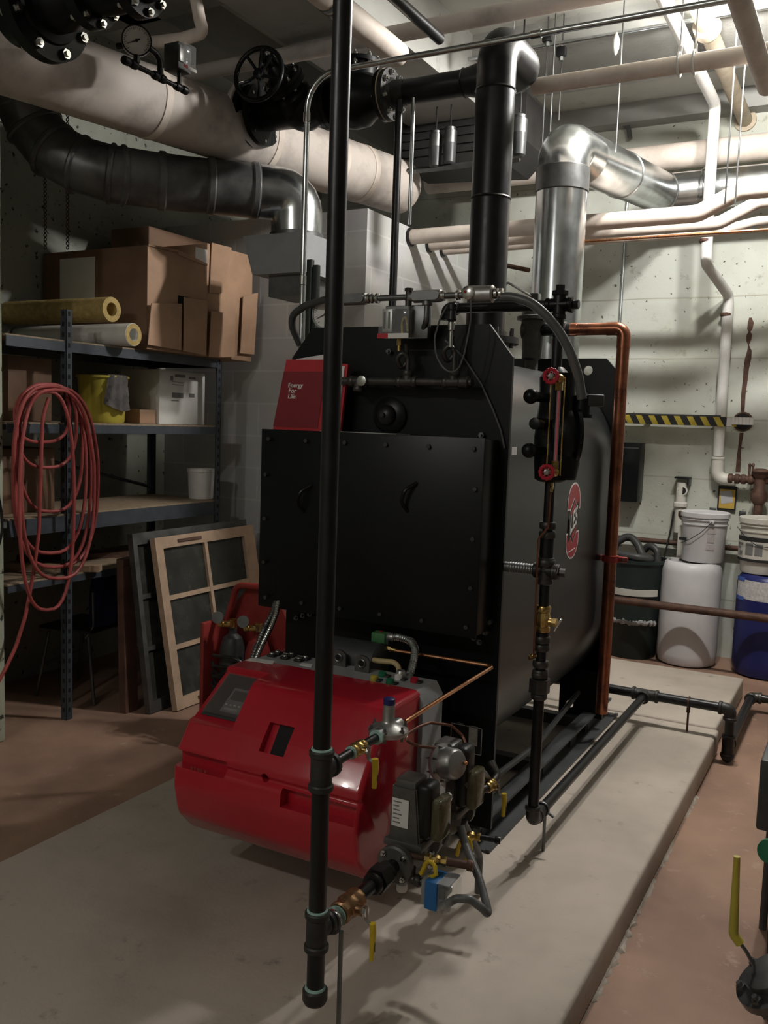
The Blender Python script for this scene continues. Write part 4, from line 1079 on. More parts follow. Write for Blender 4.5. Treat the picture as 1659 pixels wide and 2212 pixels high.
q = P(790, 824); MB().lathe((q.x, ym-.012, zc), (0, -1, 0), [(.012, 0), (.017, .006), (.017, .018), (.008, .02)], 18).build('plug', CHROME, t)
for u, vt_ in ((880, 775), (980, 760)):
    q = P(u, 815); z0 = P(u, vt_).z
    b = MB(); b.tube([(q.x, ym, zc+.02), (q.x, ym, z0+.0), (q.x-.012, ym-.012, z0+.022), (q.x-.035, ym-.014, z0+.0), (q.x-.03, ym+.01, z0-.035), (q.x-.012, ym+.02, z0-.01), (q.x-.014, ym+.008, z0+.05)], .0075, 12, rad=.018, n=5)
    b.build('siphon_loop', FITT, t)
# clear pressure controller
c0, c1 = P(820, 663, -.04), P(884, 729, -.04)
pc = thing('pressure_controller', ((c0.x+c1.x)/2, ym-.02, c1.z), 'clear-fronted pressure controller with red and white strip above the manifold', 'control box')
b = MB(); b.bx((c0.x, ym, c1.z), (c1.x+.045, ym+.02, c0.z+.008), .002); b.build('backplate', DULLG, pc)
b = MB(); b.bx((c0.x, ym-.045, c1.z), (c1.x, ym, c0.z), .003); b.build('clear_cover', GLASS, pc)
w_ = c1.x-c0.x; h_ = c0.z-c1.z
b = MB(); b.bx((c0.x+.006, ym-.03, c1.z+.02), (c0.x+w_*.38, ym-.006, c0.z-.006), .001); b.build('scale_plate', ALU, pc)
b = MB()
for f_ in (.13, .28): b.bx((c0.x+w_*f_-.003, ym-.0315, c1.z+.03), (c0.x+w_*f_+.003, ym-.03, c0.z-.015))
b.build('scale_slot', INK, pc)
b = MB(); b.bx((c0.x+w_*.42, ym-.02, c1.z+.012), (c1.x-.004, ym-.004, c0.z-.005), .002); b.build('mechanism', HOLE, pc)
b = MB(); b.tube([(c0.x+w_*.72, ym-.03, c1.z+.015), (c0.x+w_*.7, ym-.03, c1.z+.05), (c0.x+w_*.8, ym-.028, c1.z+.075), (c0.x+w_*.9, ym-.03, c1.z+.02)], .004, 8, rad=.01); b.build('linkage', BRASS, pc)
b = MB(); b.bx((c0.x-.002, ym-.0475, c1.z-.002), (c0.x+w_*.34, ym-.044, c1.z+.0135)); b.build('red_strip', REDD, pc)
b = MB(); b.bx((c0.x+w_*.34, ym-.0475, c1.z-.002), (c1.x, ym-.044, c1.z+.0135)); b.build('white_strip', PAPER, pc)
q = P(866, 733); b = MB(); b.hexa((q.x, ym-.01, c1.z), (q.x, ym-.01, c1.z-.022), .009); b.cyl((q.x, ym-.01, c1.z-.022), (q.x, ym-.01, c1.z-.04), .006); b.build('brass_stem', BRASS, pc)
# second controller behind, with its angled lever
c2, c3 = P(886, 668, .03), P(922, 733, .03)
p2 = thing('limit_control', ((c2.x+c3.x)/2, ym+.03, c3.z), 'dull grey limit control right of the clear pressure controller', 'control box')
b = MB(); b.bx((c2.x, ym+.025, c3.z), (c3.x, ym+.06, c2.z), .004); b.build('case', DULLG, p2)
b = MB(); q = P(905, 688, .02); b.cyl((q.x, ym+.02, q.z), (q.x, ym+.026, q.z), .014, seg=22); b.build('knob', DGREY, p2)
# electric conduit with fittings
yc = 2.63
K = lambda u, v, o=0.0: at(u, v, y=yc+o)
cd = thing('conduit_run', K(900, 641), 'grey conduit run with two cast pull fittings along the boiler top edge', 'conduit')
zk0 = K(740, 641).z; zk1 = K(1080, 641).z; zc_ = (zk0+zk1)/2
b = MB(); b.cyl((K(736, 0+641).x, yc, zc_), (K(1075, 641).x, yc, zc_), .010, seg=16); b.build('tube', DULLG, cd)
for u0, u1 in ((740, 793), (893, 955)):
    xa_, xb_ = K(u0, 641).x, K(u1, 641).x
    o = MB(); o.lathe((xa_-.012, yc, zc_), X, [(.014, 0), (.015, .012), (.02, .016), (.02, xb_-xa_+.008), (.015, xb_-xa_+.012), (.014, xb_-xa_+.024)], 22)
    f = o.build('pull_fitting', ALU, cd)
    b = MB(); pts = [(-1, 0)]
    hw = (xb_-xa_)/2-.012; xm_ = (xa_+xb_)/2
    poly = [(xm_+hw*.9+.014*math.cos(a), zc_+.014*math.sin(a)) for a in [-PI/2+PI*i/8 for i in range(9)]]+[(xm_-hw*.9+.014*math.cos(a), zc_+.014*math.sin(a)) for a in [PI/2+PI*i/8 for i in range(9)]]
    b.prism([(x, yc-.0235, z) for x, z in poly], (0, .006, 0)); b.build('cover_plate', DULLG, f)
b = MB()
for u in (798, 806, 816, 958, 990, 1072, 1082): q = K(u, 641); b.lathe((q.x-.006, yc, zc_), X, [(.012, 0), (.0165, .002), (.0165, .010), (.012, .012)], 12)
b.build('locknut', CHROME, cd)
q = K(883, 641); b = MB(); b.cyl((q.x, yc, zc_-.03), (q.x, yc, zc_+.025), .011, seg=14); b.hexa((q.x, yc, zc_+.018), (q.x, yc, zc_+.028), .014); b.build('drop_fitting', FITT, cd)
xa_, xb_ = K(1012, 641).x, K(1068, 641).x
b = MB(); b.lathe((xa_, yc, zc_), X, [(.02, 0), (.027, .006), (.027, xb_-xa_-.006), (.02, xb_-xa_)], 24); jb = b.build('junction_body', ALU, cd)
q = K(1019, 634); b = MB(); b.lathe((q.x, yc-.02, zc_+.002), (0, -1, 0), [(.02, 0), (.021, .012), (.012, .016)], 20); b.build('junction_cap', CHROME, jb)
b = MB(); b.ball((q.x-.006, yc-.037, zc_+.004), .004); b.build('red_dot', REDD, jb)
# stem down to the limit control
q = K(923, 655); b = MB(); b.cyl((q.x, yc, zc_-.015), (q.x, yc, zc_-.028), .017); b.tube([(q.x, yc, zc_-.02), (q.x, yc, zc_-.075), (c3.x-.02, ym+.03, c3.z+.012)], .010, 14, rad=.02); b.build('drop_nipple', DULLG, cd)
# probe hung below the conduit with coiled lead
q = K(977, 660)
pr = thing('sensor_probe', (q.x, yc, zc_-.12), 'black and chrome pressure sensor probe hanging under the junction', 'sensor')
zt_, zm_, zb_ = K(977, 655).z, K(979, 695).z, K(980, 750).z
b = MB(); b.lathe((q.x, yc, zt_), -Z, [(.012, 0), (.016, .004), (.016, .02), (.013, .024), (.015, zt_-zm_-.006), (.010, zt_-zm_)], 18); b.build('plug_body', RUBB, pr)
b = MB(); b.lathe((q.x, yc, zm_), -Z, [(.010, 0), (.0115, .002), (.0115, .026), (.008, .03), (.007, zm_-zb_)], 18); b.build('chrome_stem', CHROME, pr)
b = MB(); b.tube([K(u, v, -.03) for u, v in ((966, 660), (950, 690), (938, 730), (942, 770), (958, 797), (976, 806), (992, 795), (1003, 765), (1012, 720), (1017, 690), (1018, 645))], .003, 8, rad=.08); b.build('lead', CONDG, pr)
# liquid-tight conduits either side
t = MB().tube([at(u, v, y=yy) for u, v, yy in ((1083, 642, 2.63), (1105, 641, 2.63), (1142, 650, 2.635), (1178, 678, 2.645), (1209, 717, 2.66), (1232, 760, 2.675), (1250, 812, 2.69), (1257, 862, 2.70))], .0145, 16, rad=.3).build('liquid_tight_conduit', CONDG)
tag(t, 'grey liquid-tight conduit arching from the conduit run to the low water cut-off', 'conduit')
t = MB().tube([K(738, 641, .03), K(700, 648, .08), K(660, 660, .12), K(632, 680, .14), K(630, 705, .16), K(648, 745, .2)], .013, 14, rad=.1).build('liquid_tight_conduit', CONDF)
tag(t, 'dark flexible conduit curling behind the top left of the boiler', 'conduit')
# boiler pressure gauge
gq = at(706, 678, y=2.76)
gg = thing('pressure_gauge', gq, 'round white boiler gauge half hidden behind the black gas pipe', 'gauge')
gauge(gg, gq, (.12, -.99, 0), .054, DULLG)
b = MB(); b.cyl((gq.x, 2.79, gq.z-.05), (gq.x, 2.79, 1.85), .010); b.build('stem', IRON, gg)
# two dark bars standing behind the boiler's left shoulder
for u, lab in ((668, 'left dark flat bar behind the boiler gauge'), (681, 'right dark flat bar behind the boiler gauge')):
    a = at(u, 560 if u < 675 else 572, y=3.0)
    o = MB().bx((a.x-.012, 3.0, PAD), (a.x+.012, 3.02, a.z), .002).build('flat_bar', mat('dark_green_bar', (.012, .02, .017), .4)); tag(o, lab, 'bar')
# booklets in the gap on top of the smoke box
yb_ = 2.63
def booklet(name, poly, y, t, lean, label, cover, cat='booklet'):
    pts = [at(u, v, y=y) for u, v in poly]; zb_ = min(p.z for p in pts)
    pts = [V((p.x, y+(p.z-zb_)*lean, p.z)) for p in pts]
    th = thing(name, (pts[0].x, y, zb_), label, cat)
    MB().prism(pts, (0, t, 0)).build('cover', cover, th)
    return th, pts
bz = BZ1+.0
bk, pts = booklet('instruction_booklet', ((588, 937), (693, 941), (708, 776), (613, 776)), 2.625, .006, .06, 'red booklet reading Energy For Life on top of the smoke box', REDD)
poly = ((590, 921), (686, 925), (699, 802), (609, 802))
MB().prism([V((p.x, 2.625-.0012+(p.z-BZ1)*.06, p.z)) for p in [at(u, v, y=2.625) for u, v in poly]], (0, .001, 0)).build('dark_panel', REDD2, bk)
ctr = at(640, 837, y=2.625)
tilt = (pts[3]-pts[0]).normalized()
for i, s in enumerate(('Energy', 'For', 'Life')):
    q = at(620, 832+i*12, y=2.62); q.y = 2.625-.0018+(q.z-BZ1)*.06
    o = text_mesh('title_'+s.lower(), s, .0225, PAPER, bk, plane_matrix(q+V((.027 if i == 0 else .015 if i == 1 else .013, 0, 0))+tilt*0, V((1, 0, 0)), tilt), bold=.0004)
q = at(691, 936, y=2.62); MB().torus((q.x, 2.622, q.z-.002), Y, .004, .0012, 16, 6).build('emblem', PAPER, bk)
bk2, p2_ = booklet('instruction_booklet', ((690, 941), (733, 943), (747, 786), (735, 785)), 2.645, .012, .06, 'second red booklet with white pages behind the gas pipe', REDD)
MB().prism([V((p.x, 2.642+(p.z-BZ1)*.06, p.z)) for p in [at(u, v, y=2.645) for u, v in ((700, 938), (728, 940), (741, 790), (728, 790))]], (0, .006, 0)).build('pages', PAPER, bk2)
bk3, p3_ = booklet('loose_papers', ((612, 940), (705, 940), (712, 762), (634, 775)), 2.66, .003, .06, 'white papers sticking up behind the red booklet', PAPER, 'papers')
a, c = at(690, 941, y=2.60), at(855, 945, y=2.60)
o = MB().bx((a.x, 2.602, BZ1-.0), (c.x, 2.70, BZ1+.005)).build('folded_paper', PAPER); tag(o, 'thin white sheet lying along the top edge of the smoke box', 'paper')

# ------------------------------------------------------------------ low water cut-off column
LX, LY = -.89, 2.745
Lp = lambda u, v: at(u, v, x=LX)
vz = lambda v: at(1200-(v-655)*.049, v, x=LX).z
cam_d = V((.308, -.951, 0)); cam_r = V((.951, .308, 0))
col = thing('equalizing_piping', (LX, LY, .26), 'black threaded equalizing pipe column down the right front of the boiler', 'pipe')
zx = vz(655)
b = MB(); b.cyl((LX, LY, vz(800)), (LX, LY, zx), .0165, seg=18); b.cyl((LX, LY, zx), (-1.27, LY, zx), .0165, seg=18); b.build('upper_pipe', IRON, col)
b = MB(); tee(b, (LX, LY, zx), Z, X, .0165, .035); tee(b, (LX, LY, zx), X, -X, .0165, .035)
b.lathe((LX, LY, zx+.03), Z, [(.026, 0), (.026, .012), (.014, .013), (.014, .03)], 8); b.lathe((LX+.035, LY, zx), X, [(.025, 0), (.025, .008), (.014, .01), (.014, .026)], 8)
elbow(b, (-1.27, LY, zx), X, -Z, .0165, .03); b.build('cross_fitting', IRON, col)
b = MB(); b.cyl((LX, LY, vz(1040)), (LX, LY, vz(1150)), .0165, seg=18); b.cyl((LX, LY, vz(1150)), (LX, LY, vz(1225)), .0225, seg=20); b.cyl((LX, LY, vz(1225)), (LX, LY, vz(1480)), .0165, seg=18); b.build('middle_pipe', IRON, col)
zt_ = vz(1236)
b = MB(); tee(b, (LX, LY, zt_), Z, X, .018, .036); tee(b, (LX, LY, zt_), X, -X, .018, .03)
b.lathe((LX+.036, LY, zt_), X, [(.024, 0), (.024, .01), (.014, .012), (.014, .03)], 8)
for v, r in ((1137, .027), (1157, .027), (1218, .03), (1385, .027), (1402, .027), (1438, .026), (1458, .026)): collar(b, (LX, LY, vz(v)), Z, r, .022)
b.build('lower_cross', FITT, col)
b = MB(); b.cyl((LX-.03, LY, zt_), (XR+.0, LY, zt_), .0165, seg=18)
for i in range(9): b.torus((LX-.045-.009*i, LY, zt_), X, .0165, .0018, 20, 6)
b.build('silver_nipple', DULLG, col)
b = MB(); b.cyl((LX, LY, vz(1480)), (LX, LY, .26), .0175, seg=20); b.cyl((LX, LY, vz(1386)), (LX, LY, vz(1370)), .021); b.build('drop_pipe', IRON, col)
b = MB(); b.hexa((LX, LY, vz(1470)), (LX, LY, vz(1500)), .034); collar(b, (LX, LY, vz(1508)), Z, .026, .02); collar(b, (LX, LY, vz(1462)), Z, .027, .02); b.build('union', FITT, col)
bv = thing('brass_drain_valve', (LX, LY, vz(1345)), 'brass ball valve in the equalizing pipe column', 'valve')
b = MB(); b.lathe((LX, LY, vz(1368)), Z, [(.022, 0), (.024, .004), (.024, .014), (.02, .018), (.024, .03), (.024, .05), (.02, .062), (.024, .066), (.024, .08), (.022, .084)], 10)
b.cyl((LX, LY, vz(1345)), V((LX, LY, vz(1345)))+X*.035, .012); b.hexa(V((LX, LY, vz(1345)))+X*.03, V((LX, LY, vz(1345)))+X*.045, .014); b.build('body', BRASS, bv)
b = MB(); b.box(V((LX+.048, LY, vz(1350))), (.006, .012, .05), Matrix.Rotation(.5, 3, 'Y'), .002); b.build('handle', CHROME, bv)
b = MB(); b.ball((LX-.02, LY-.02, vz(1420)), .009); b.hexa((LX-.012, LY-.012, vz(1420)), (LX-.03, LY-.03, vz(1424)), .008); b.build('air_cock', BRASS, col)
# copper capillary
c_ = MB().tube([V((LX, LY, 0))+cam_d*.035+cam_r*o_+Z*z_ for o_, z_ in ((.003, vz(1062)), (.001, vz(1138)), (-.028, vz(1165)), (-.026, vz(1240)), (-.024, vz(1330)), (-.024, vz(1420)))], .003, 8, rad=.02).build('copper_capillary', COPPER)
tag(c_, 'thin copper capillary running down beside the equalizing column', 'tube')
# the cut-off casting
lw = thing('low_water_cutoff', (LX, LY, vz(1040)), 'black cast low water cut-off with ball knobs and gauge glass', 'boiler control')
O = lambda r, z, d=0.0: V((LX, LY, z))+cam_r*r+cam_d*d
zT, zB = vz(800), vz(1042)
b = MB()
b.lathe((LX, LY, zB-.0), Z, [(.034, 0), (.05, .008), (.053, .05), (.056, .10), (.057, .14), (.054, .19), (.05, .24), (.05, (zT-zB)-.02), (.034, zT-zB), (.022, zT-zB+.012)], 28)
b.cyl(O(.016, vz(925)), O(.016, zT-.006), .048, seg=24); b.build('chamber', BLK, lw)
b = MB()
b.lathe(O(-.01, vz(940)), cam_r*.95-cam_d*.25, [(.07, -.01), (.085, .01), (.09, .035), (.092, .04), (.092, .055), (.078, .056), (.078, .068), (.095, .07), (.095, .082), (.06, .09), (.04, .10)], 34); b.build('float_bowl', BLK, lw)
b = MB(); b.lathe(O(.03, vz(1000)), Z, [(.05, -.05), (.06, 0), (.055, .06)], 24); b.build('lower_bowl', BLK, lw)
b = MB()
for u, v, r in ((1147, 856, .023), (1143, 973, .023)):
    q = at(u, v, x=LX-.03); b.ball(q, r, seg=20); b.cyl(q, O(0, q.z), .015)
b.build('ball_knob', BLK, lw)
q = at(1158, 915, x=LX-.01); b = MB(); b.lathe(O(0, q.z), (q-O(0, q.z)), [(.018, 0), (.018, (q-O(0, q.z)).length+.012), (.012, (q-O(0, q.z)).length+.014)], 18); b.build('side_plug', BLK, lw)
# switch head
b = MB(); b.cyl(O(.085, vz(895)), O(.085, vz(852)), .026, seg=22); b.cyl(O(.085, vz(900)), O(.085, vz(893)), .034, seg=22); b.build('switch_head', BLK, lw)
q0 = O(.125, vz(862)); b = MB(); b.box(q0, (.05, .04, .036), Matrix.Rotation(.3, 3, 'Z'), .004); b.build('wire_box', DGREY, lw)
b = MB(); b.lathe(at(1257, 866, x=-.87), Z, [(.02, -.008), (.02, .0), (.018, .014)], 16); b.build('conduit_nut', DULLG, lw)
q = O(-.015, vz(935), .05); b = MB(); b.box(q, (.03, .004, .026), Matrix.Rotation(.31, 3, 'Z'), .002); b.build('cast_badge', IRON, lw)
# gauge glass set in front
gs = thing('gauge_glass', O(0, vz(1015), .1), 'water gauge glass with red line, brass rods and two red handwheels', 'gauge glass')
gt_, gb_ = at(1203, 845, x=LX+.02).z, at(1190, 1003, x=LX+.02).z
D0 = .09
zv_t, zv_b = vz(820), vz(1017)
g0, g1 = O(.012, zv_b+.02, D0), O(.012, zv_t-.02, D0)
b = MB(); b.cyl(g0, g1, .0065, seg=18); b.build('glass_tube', GLASS, gs)
b = MB(); b.cyl(g0+cam_d*-.0045, g1+cam_d*-.0045-Z*.01, .0034, seg=10); b.build('red_line', mat('red_glass_line', (.7, .02, .08), .3), gs)
b = MB()
for o_ in (-.013, .028): b.cyl(O(o_, zv_b-.01, D0+.006), O(o_, zv_t+.006, D0+.006), .0022, seg=10)
b.build('guard_rod', BRASS, gs)
b = MB()
for z_, s in ((zv_t, -1), (zv_b, 1)):
    b.cyl(O(.012, z_, .02), O(.012, z_, D0+.012), .010, seg=16); b.hexa(O(.012, z_+s*.006, D0), O(.012, z_+s*.034, D0), .012); b.ball(O(.012, z_, D0+.004), .014); b.cyl(O(.012, z_, D0), O(-.012, z_, D0+.016), .006)
b.build('gauge_cock', BRASS, gs)
for z_, o_ in ((zv_t+.006, -.014), (zv_b, -.012)):
    hc = O(o_, z_, D0+.03); b = MB(); b.torus(hc, cam_d, .019, .0055, 30, 10)
    e1, e2 = frame(cam_d)
    for i in range(12):
        a = 2*PI*i/12; b.ball(hc+(e1*math.cos(a)+e2*math.sin(a))*.021, .0052, seg=8)
    for i in range(6):
        a = 2*PI*i/6; b.cyl(hc, hc+(e1*math.cos(a)+e2*math.sin(a))*.019, .003, seg=8)
    hw = b.build('red_handwheel', REDW, gs)
    b = MB(); b.lathe(hc-cam_d*.01, cam_d, [(.008, 0), (.009, .014), (.005, .016), (.005, .02)], 16); b.build('hub', ALU, hw)
q = O(.004, vz(1055), .06); b = MB(); b.hexa(q, q+Z*.02, .007); b.cyl(q-Z*.008, q, .005); b.build('drain_nut', BRASS, gs)
# ------------------------------------------------------------------ safety valve and copper discharge
sy = 4.0; sx = XC+.03
S_ = lambda u, v: at(u, v, y=sy)
sv = thing('safety_valve', (sx, sy, 1.82), 'grey cast safety valve with lever on the rear top of the boiler', 'valve')
zo = S_(1165, 713).z
b = MB(); b.lathe((sx, sy, 1.78), Z, [(.03, 0), (.03, .06), (.045, .07), (.05, zo-1.78), (.055, zo-1.78+.04), (.075, zo-1.78+.045), (.075, zo-1.78+.06), (.055, zo-1.78+.065), (.05, zo-1.78+.10), (.035, zo-1.78+.11)], 26)
xo = S_(1136, 700).x; b.lathe((sx, sy, zo), X, [(.038, 0), (.038, xo-sx-.01), (.048, xo-sx-.008), (.048, xo-sx+.016), (.036, xo-sx+.02)], 22); b.build('body', VALVE, sv)
b = MB(); b.box((sx+.0, sy, zo+.135), (.05, .04, .06), None, .006); b.build('cap', VALVE, sv)
q = S_(1101, 612); b = MB(); b.tube([(sx-.01, sy-.02, zo+.15), (q.x, sy-.03, q.z), (q.x-.03, sy-.03, q.z-.045)], .006, 8, rad=.01); b.build('lever', CHROME, sv)
cp = thing('copper_discharge', (-1.0, sy, .26), 'copper discharge pipe elbowing down beside the right rear of the boiler', 'pipe')
xe_ = -1.0; xl = S_(1228, 711).x
b = MB(); b.cyl((xo+.015, sy, zo), (xl-.035, sy, zo), .026, seg=22); b.build('black_nipple', IRON, cp)
b = MB(); b.lathe((xl-.04, sy, zo), X, [(.03, 0), (.036, .004), (.036, .03), (.03, .034)], 8); b.lathe((xl, sy, zo), X, [(.028, -.01), (.03, 0), (.03, .012), (.028, .014)], 22); b.build('adapter', FITT, cp)
b = MB(); b.tube([(xl, sy, zo), (xe_-.06, sy, zo)], .0272, 24); b.cyl((xe_, sy, .255), (xe_, sy, zo-.06), .0272, seg=24); b.build('tube', COPPER, cp)
b = MB(); b.tube([(xe_-.075, sy, zo), (xe_, sy, zo), (xe_, sy, zo-.085)], .0295, 24, rad=.06); b.cyl((xl, sy, zo), (xl+.04, sy, zo), .0295, seg=24); b.build('elbow', COPPER, cp)
zc_ = at(1318, 1207, x=xe_).z
pcl = thing('pipe_clamp', (xe_, sy, zc_), 'red pipe clamp holding the copper discharge to a strut', 'clamp')
b = MB(); b.lathe((xe_, sy, zc_-.014), Z, [(.0275, 0), (.036, 0), (.036, .028), (.0275, .028)], 24)
for s in (-1, 1): b.box((xe_+s*.052, sy, zc_), (.05, .014, .026), None, .006)
b.build('band', REDP, pcl)
b = MB()
for s in (-1, 1): b.hexa((xe_+s*.06, sy-.016, zc_), (xe_+s*.06, sy+.016, zc_), .007)
b.build('bolt', CHROME, pcl)
stt = thing('strut_channel', (xe_-.075, sy+.06, zc_), 'short galvanized strut bracket behind the red pipe clamp', 'bracket')
b = MB(); w = .021
for (x0, z0, x1, z1) in ((-w, -w, -w+.003, w), (w-.003, -w, w, w), (-w, w-.003, w, w), (-w, -w, w, -w+.003)): b.bx((xe_-.085+x0, sy-.08, zc_+z0), (xe_-.085+x1, YR-.0, zc_+z1))
b.build('channel', DULLG, stt)
# ------------------------------------------------------------------ piping on the pad
pz, py = .26, 4.39
pp = thing('condensate_pipe', (LX, 3.6, pz), 'black threaded pipe running low over the pad from the column to the cross pipe', 'pipe')
b = MB(); b.cyl((LX, LY+.06, pz), (LX, py-.04, pz), .0185, seg=20); b.build('pipe', IRON, pp)
b = MB(); elbow(b, (LX, LY, pz), Y, Z, .0185, .042); b.build('elbow', FITT, pp)
b = MB(); b.cyl((LX+.024, LY+.10, pz-.01), (LX+.04, LY+.10, pz-.02), .005, seg=8); b.torus((LX, LY+.10, pz), Y, .022, .004, 20, 8); b.cyl((LX+.01, LY+.1, PAD), (LX+.01, LY+.1, pz-.02), .0055, seg=10); b.build('support_stand', DULLG, pp)
cx_ = thing('cross_pipe', (-.9, py, pz), 'black pipe with a tee crossing the pad behind the boiler to the floor', 'pipe')
xE = at(1578, 1535, y=py).x
b = MB(); b.cyl((-1.7, py, pz), (xE-.045, py, pz), .0225, seg=20); b.build('pipe', IRON, cx_)
xt = at(1400, 1502, y=py).x
b = MB(); tee(b, (LX, py, pz), X, -Y, .0225, .055); b.build('tee', CAST, cx_)
b = MB(); elbow(b, (xE, py, pz), -X, -Z, .0225, .045); b.build('elbow', CAST, cx_)
b = MB(); b.cyl((xE, py, pz-.04), (xE, py, .07), .0225, seg=20); b.build('drop', IRON, cx_)
b = MB(); tee(b, (xE, py, .085), Z, Y, .0225, .045); b.lathe((xE, py, .045), -Z, [(.03, 0), (.03, .015), (.02, .032), (.008, .04)], 18); b.build('drip_tee', IRON, cx_)
xs2 = at(1488, 1520, y=py).x
b = MB(); b.torus((xs2, py, pz), X, .025, .004, 20, 8); b.cyl((xs2, py, PAD), (xs2, py, pz-.025), .005, seg=10); b.cyl((xs2, py, pz-.05), (xs2, py, pz-.025), .009, seg=10); b.build('support_stand', RUST, cx_)
y5 = at(1628, 1497, x=xE).y
b = MB(); b.cyl((xE, py+.04, .085), (xE, 5.25, .085), .0225, seg=20); b.cyl((xE+.04, 5.3, .085), (1.2, 5.3, .085), .0225, seg=20); b.build('return_pipe', IRON, cx_)
b = MB(); elbow(b, (xE, 5.3, .085), -Y, X, .0225, .045); b.build('return_elbow', FITT, cx_)
# ------------------------------------------------------------------ burner
bx0, bx1 = -1.752, -1.118; bxc = (bx0+bx1)/2
bu = thing('burner', (bxc, 2.35, .27), 'red gas burner with tinted display window mounted on the boiler front', 'burner')
prof = [(2.335, .757), (2.15, .752), (2.045, .625), (2.0, .56), (1.999, .542), (2.007, .530), (1.987, .512), (1.983, .45), (2.0, .36), (2.07, .285), (2.2, .268), (2.335, .268)]
def rounded2(p, rads):
    out = []
    for i, q in enumerate(p):
        if rads[i] <= 0: out.append(V((0, q[0], q[1]))); continue
        f = fillet([V((0, *p[i-1])), V((0, *q)), V((0, *p[i+1]))], rads[i], 5); out += f[1:-1]
    return out
pr_ = rounded2(prof, [0, .06, .14, .05, .008, .006, .024, .1, .08, .08, .1, 0])
cen = V((0, 2.2, .5))
b = MB(); rings = []
st = [(0.0, .013), (.003, .007), (.009, .002), (.016, .0), (.3, 0), (.618, 0), (.625, .002), (.631, .007), (.634, .013)]
for dx, ins in st:
    ring = []
    n = len(pr_)
    for i, p in enumerate(pr_):
        a, c = pr_[i-1] if i else pr_[0], pr_[(i+1) % n] if i < n-1 else pr_[-1]
        tdir = (c-a).normalized(); nr = V((0, -tdir.z, tdir.y))
        if (cen-p).dot(nr) < 0: nr = -nr
        q = p+nr*ins
        if i in (0, n-1): q = V((0, 2.335, q.z))
        ring.append(b.bm.verts.new((bx0+dx, q.y, q.z)))
    rings.append(ring)
for i in range(len(rings)-1): b._bridge(rings[i], rings[i+1])
b.bm.faces.new(rings[0][::-1]); b.bm.faces.new(rings[-1])
cover = b.build('cover', RED, bu)
cut = []
# display step at the upper left
wx = -1.585
c1_ = MB(); c1_.prism([V((bx0-.05, y, z)) for y, z in ((2.235, .80), (2.235, .735), (2.085, .632), (1.9, .604), (1.9, .80))], (wx-(bx0-.05), 0, 0)); cut.append(c1_.build('cutter', RED))
# square sight port
q = at(587, 1590, y=2.028)
c2_ = MB(); c2_.box((q.x, 2.028, q.z), (.085, .10, .088), Matrix.Rotation(-.6, 3, 'X')); cut.append(c2_.build('cutter', RED))
q2 = at(567, 1683, y=1.99); cut.append(MB().cyl((q2.x, 1.9, q2.z), (q2.x, 2.06, q2.z), .0125, seg=20).build('cutter', RED))
# grip recesses
qa, qb = at(384, 1630, y=2.0), at(490, 1655, y=2.0)
c3_ = MB(); c3_.bx((bx0-.02, 1.9, qb.z-.034), (qb.x, 2.0277, qb.z+.0123)); cut.append(c3_.build('cutter', RED))
qa, qb = at(612, 1700, y=2.0), at(772, 1730, y=2.0)
c4_ = MB(); c4_.bx((qa.x, 1.9, qa.z-.052), (qb.x-.0, 2.0223, qa.z-.0023)); cut.append(c4_.build('cutter', RED))
boolean(cover, cut)
MB().box(V((q.x+.012, 2.028, q.z))+V((0, .0405, -.0277)), (.057, .004, .0878), Matrix.Rotation(-.6, 3, 'X')).build('sight_port', HOLE, bu)
MB().lathe((q2.x, 2.05, q2.z), (0, -1, 0), [(.005, 0), (.007, .002), (.007, .02), (.004, .022)], 14).build('cover_screw', IRON, bu)
# window and display
n_ = V((0, -.103, .15)).normalized(); up_ = V((0, .15, .103)).normalized()
Wp = lambda x, s, o: V((x, 2.085, .632))+up_*s+n_*o
b = MB(); b.prism([Wp(bx0+.022, .012, .012), Wp(wx-.006, .012, .012), Wp(wx-.006, .168, .012), Wp(bx0+.022, .168, .012)], n_*.003); win = b.build('display_window', SMOKE, bu)
b = MB(); b.prism([Wp(bx0+.018, .008, .001), Wp(wx-.003, .008, .001), Wp(wx-.003, .172, .001), Wp(bx0+.018, .172, .001)], n_*.002); b.build('window_well', DGREY, bu)
b = MB(); b.prism([Wp(-1.675, .03, .003), Wp(-1.60, .03, .003), Wp(-1.60, .12, .003), Wp(-1.675, .12, .003)], n_*.006); ds = b.build('display_unit', GREYP, bu)
b = MB(); b.prism([Wp(-1.667, .075, .009), Wp(-1.615, .075, .009), Wp(-1.615, .110, .009), Wp(-1.667, .110, .009)], n_*.001); b.build('lcd_screen', mat('lcd', (.10, .11, .09), .3), ds)
b = MB()
for i in range(4): c = Wp(-1.664+.016*i, .055, .009); b.box(c, (.009, .007, .004), Matrix.Rotation(-.6, 3, 'X'))
b.box(Wp(-1.64, .04, .009), (.05, .008, .002), Matrix.Rotation(.97, 3, 'X')); b.build('display_buttons', mat('light_grey_key', (.42, .42, .41), .5), ds)
# stamp on the grip recess
q = at(428, 1655, y=1.99)
b = MB()
for i, w in enumerate((.010, .006, .012, .005, .009)): b.bx((q.x-.024+i*.0125, 1.9855, q.z-.014), (q.x-.024+i*.0125+w*.8, 1.9865, q.z-.004))
b.build('embossed_marks', REDP, bu)
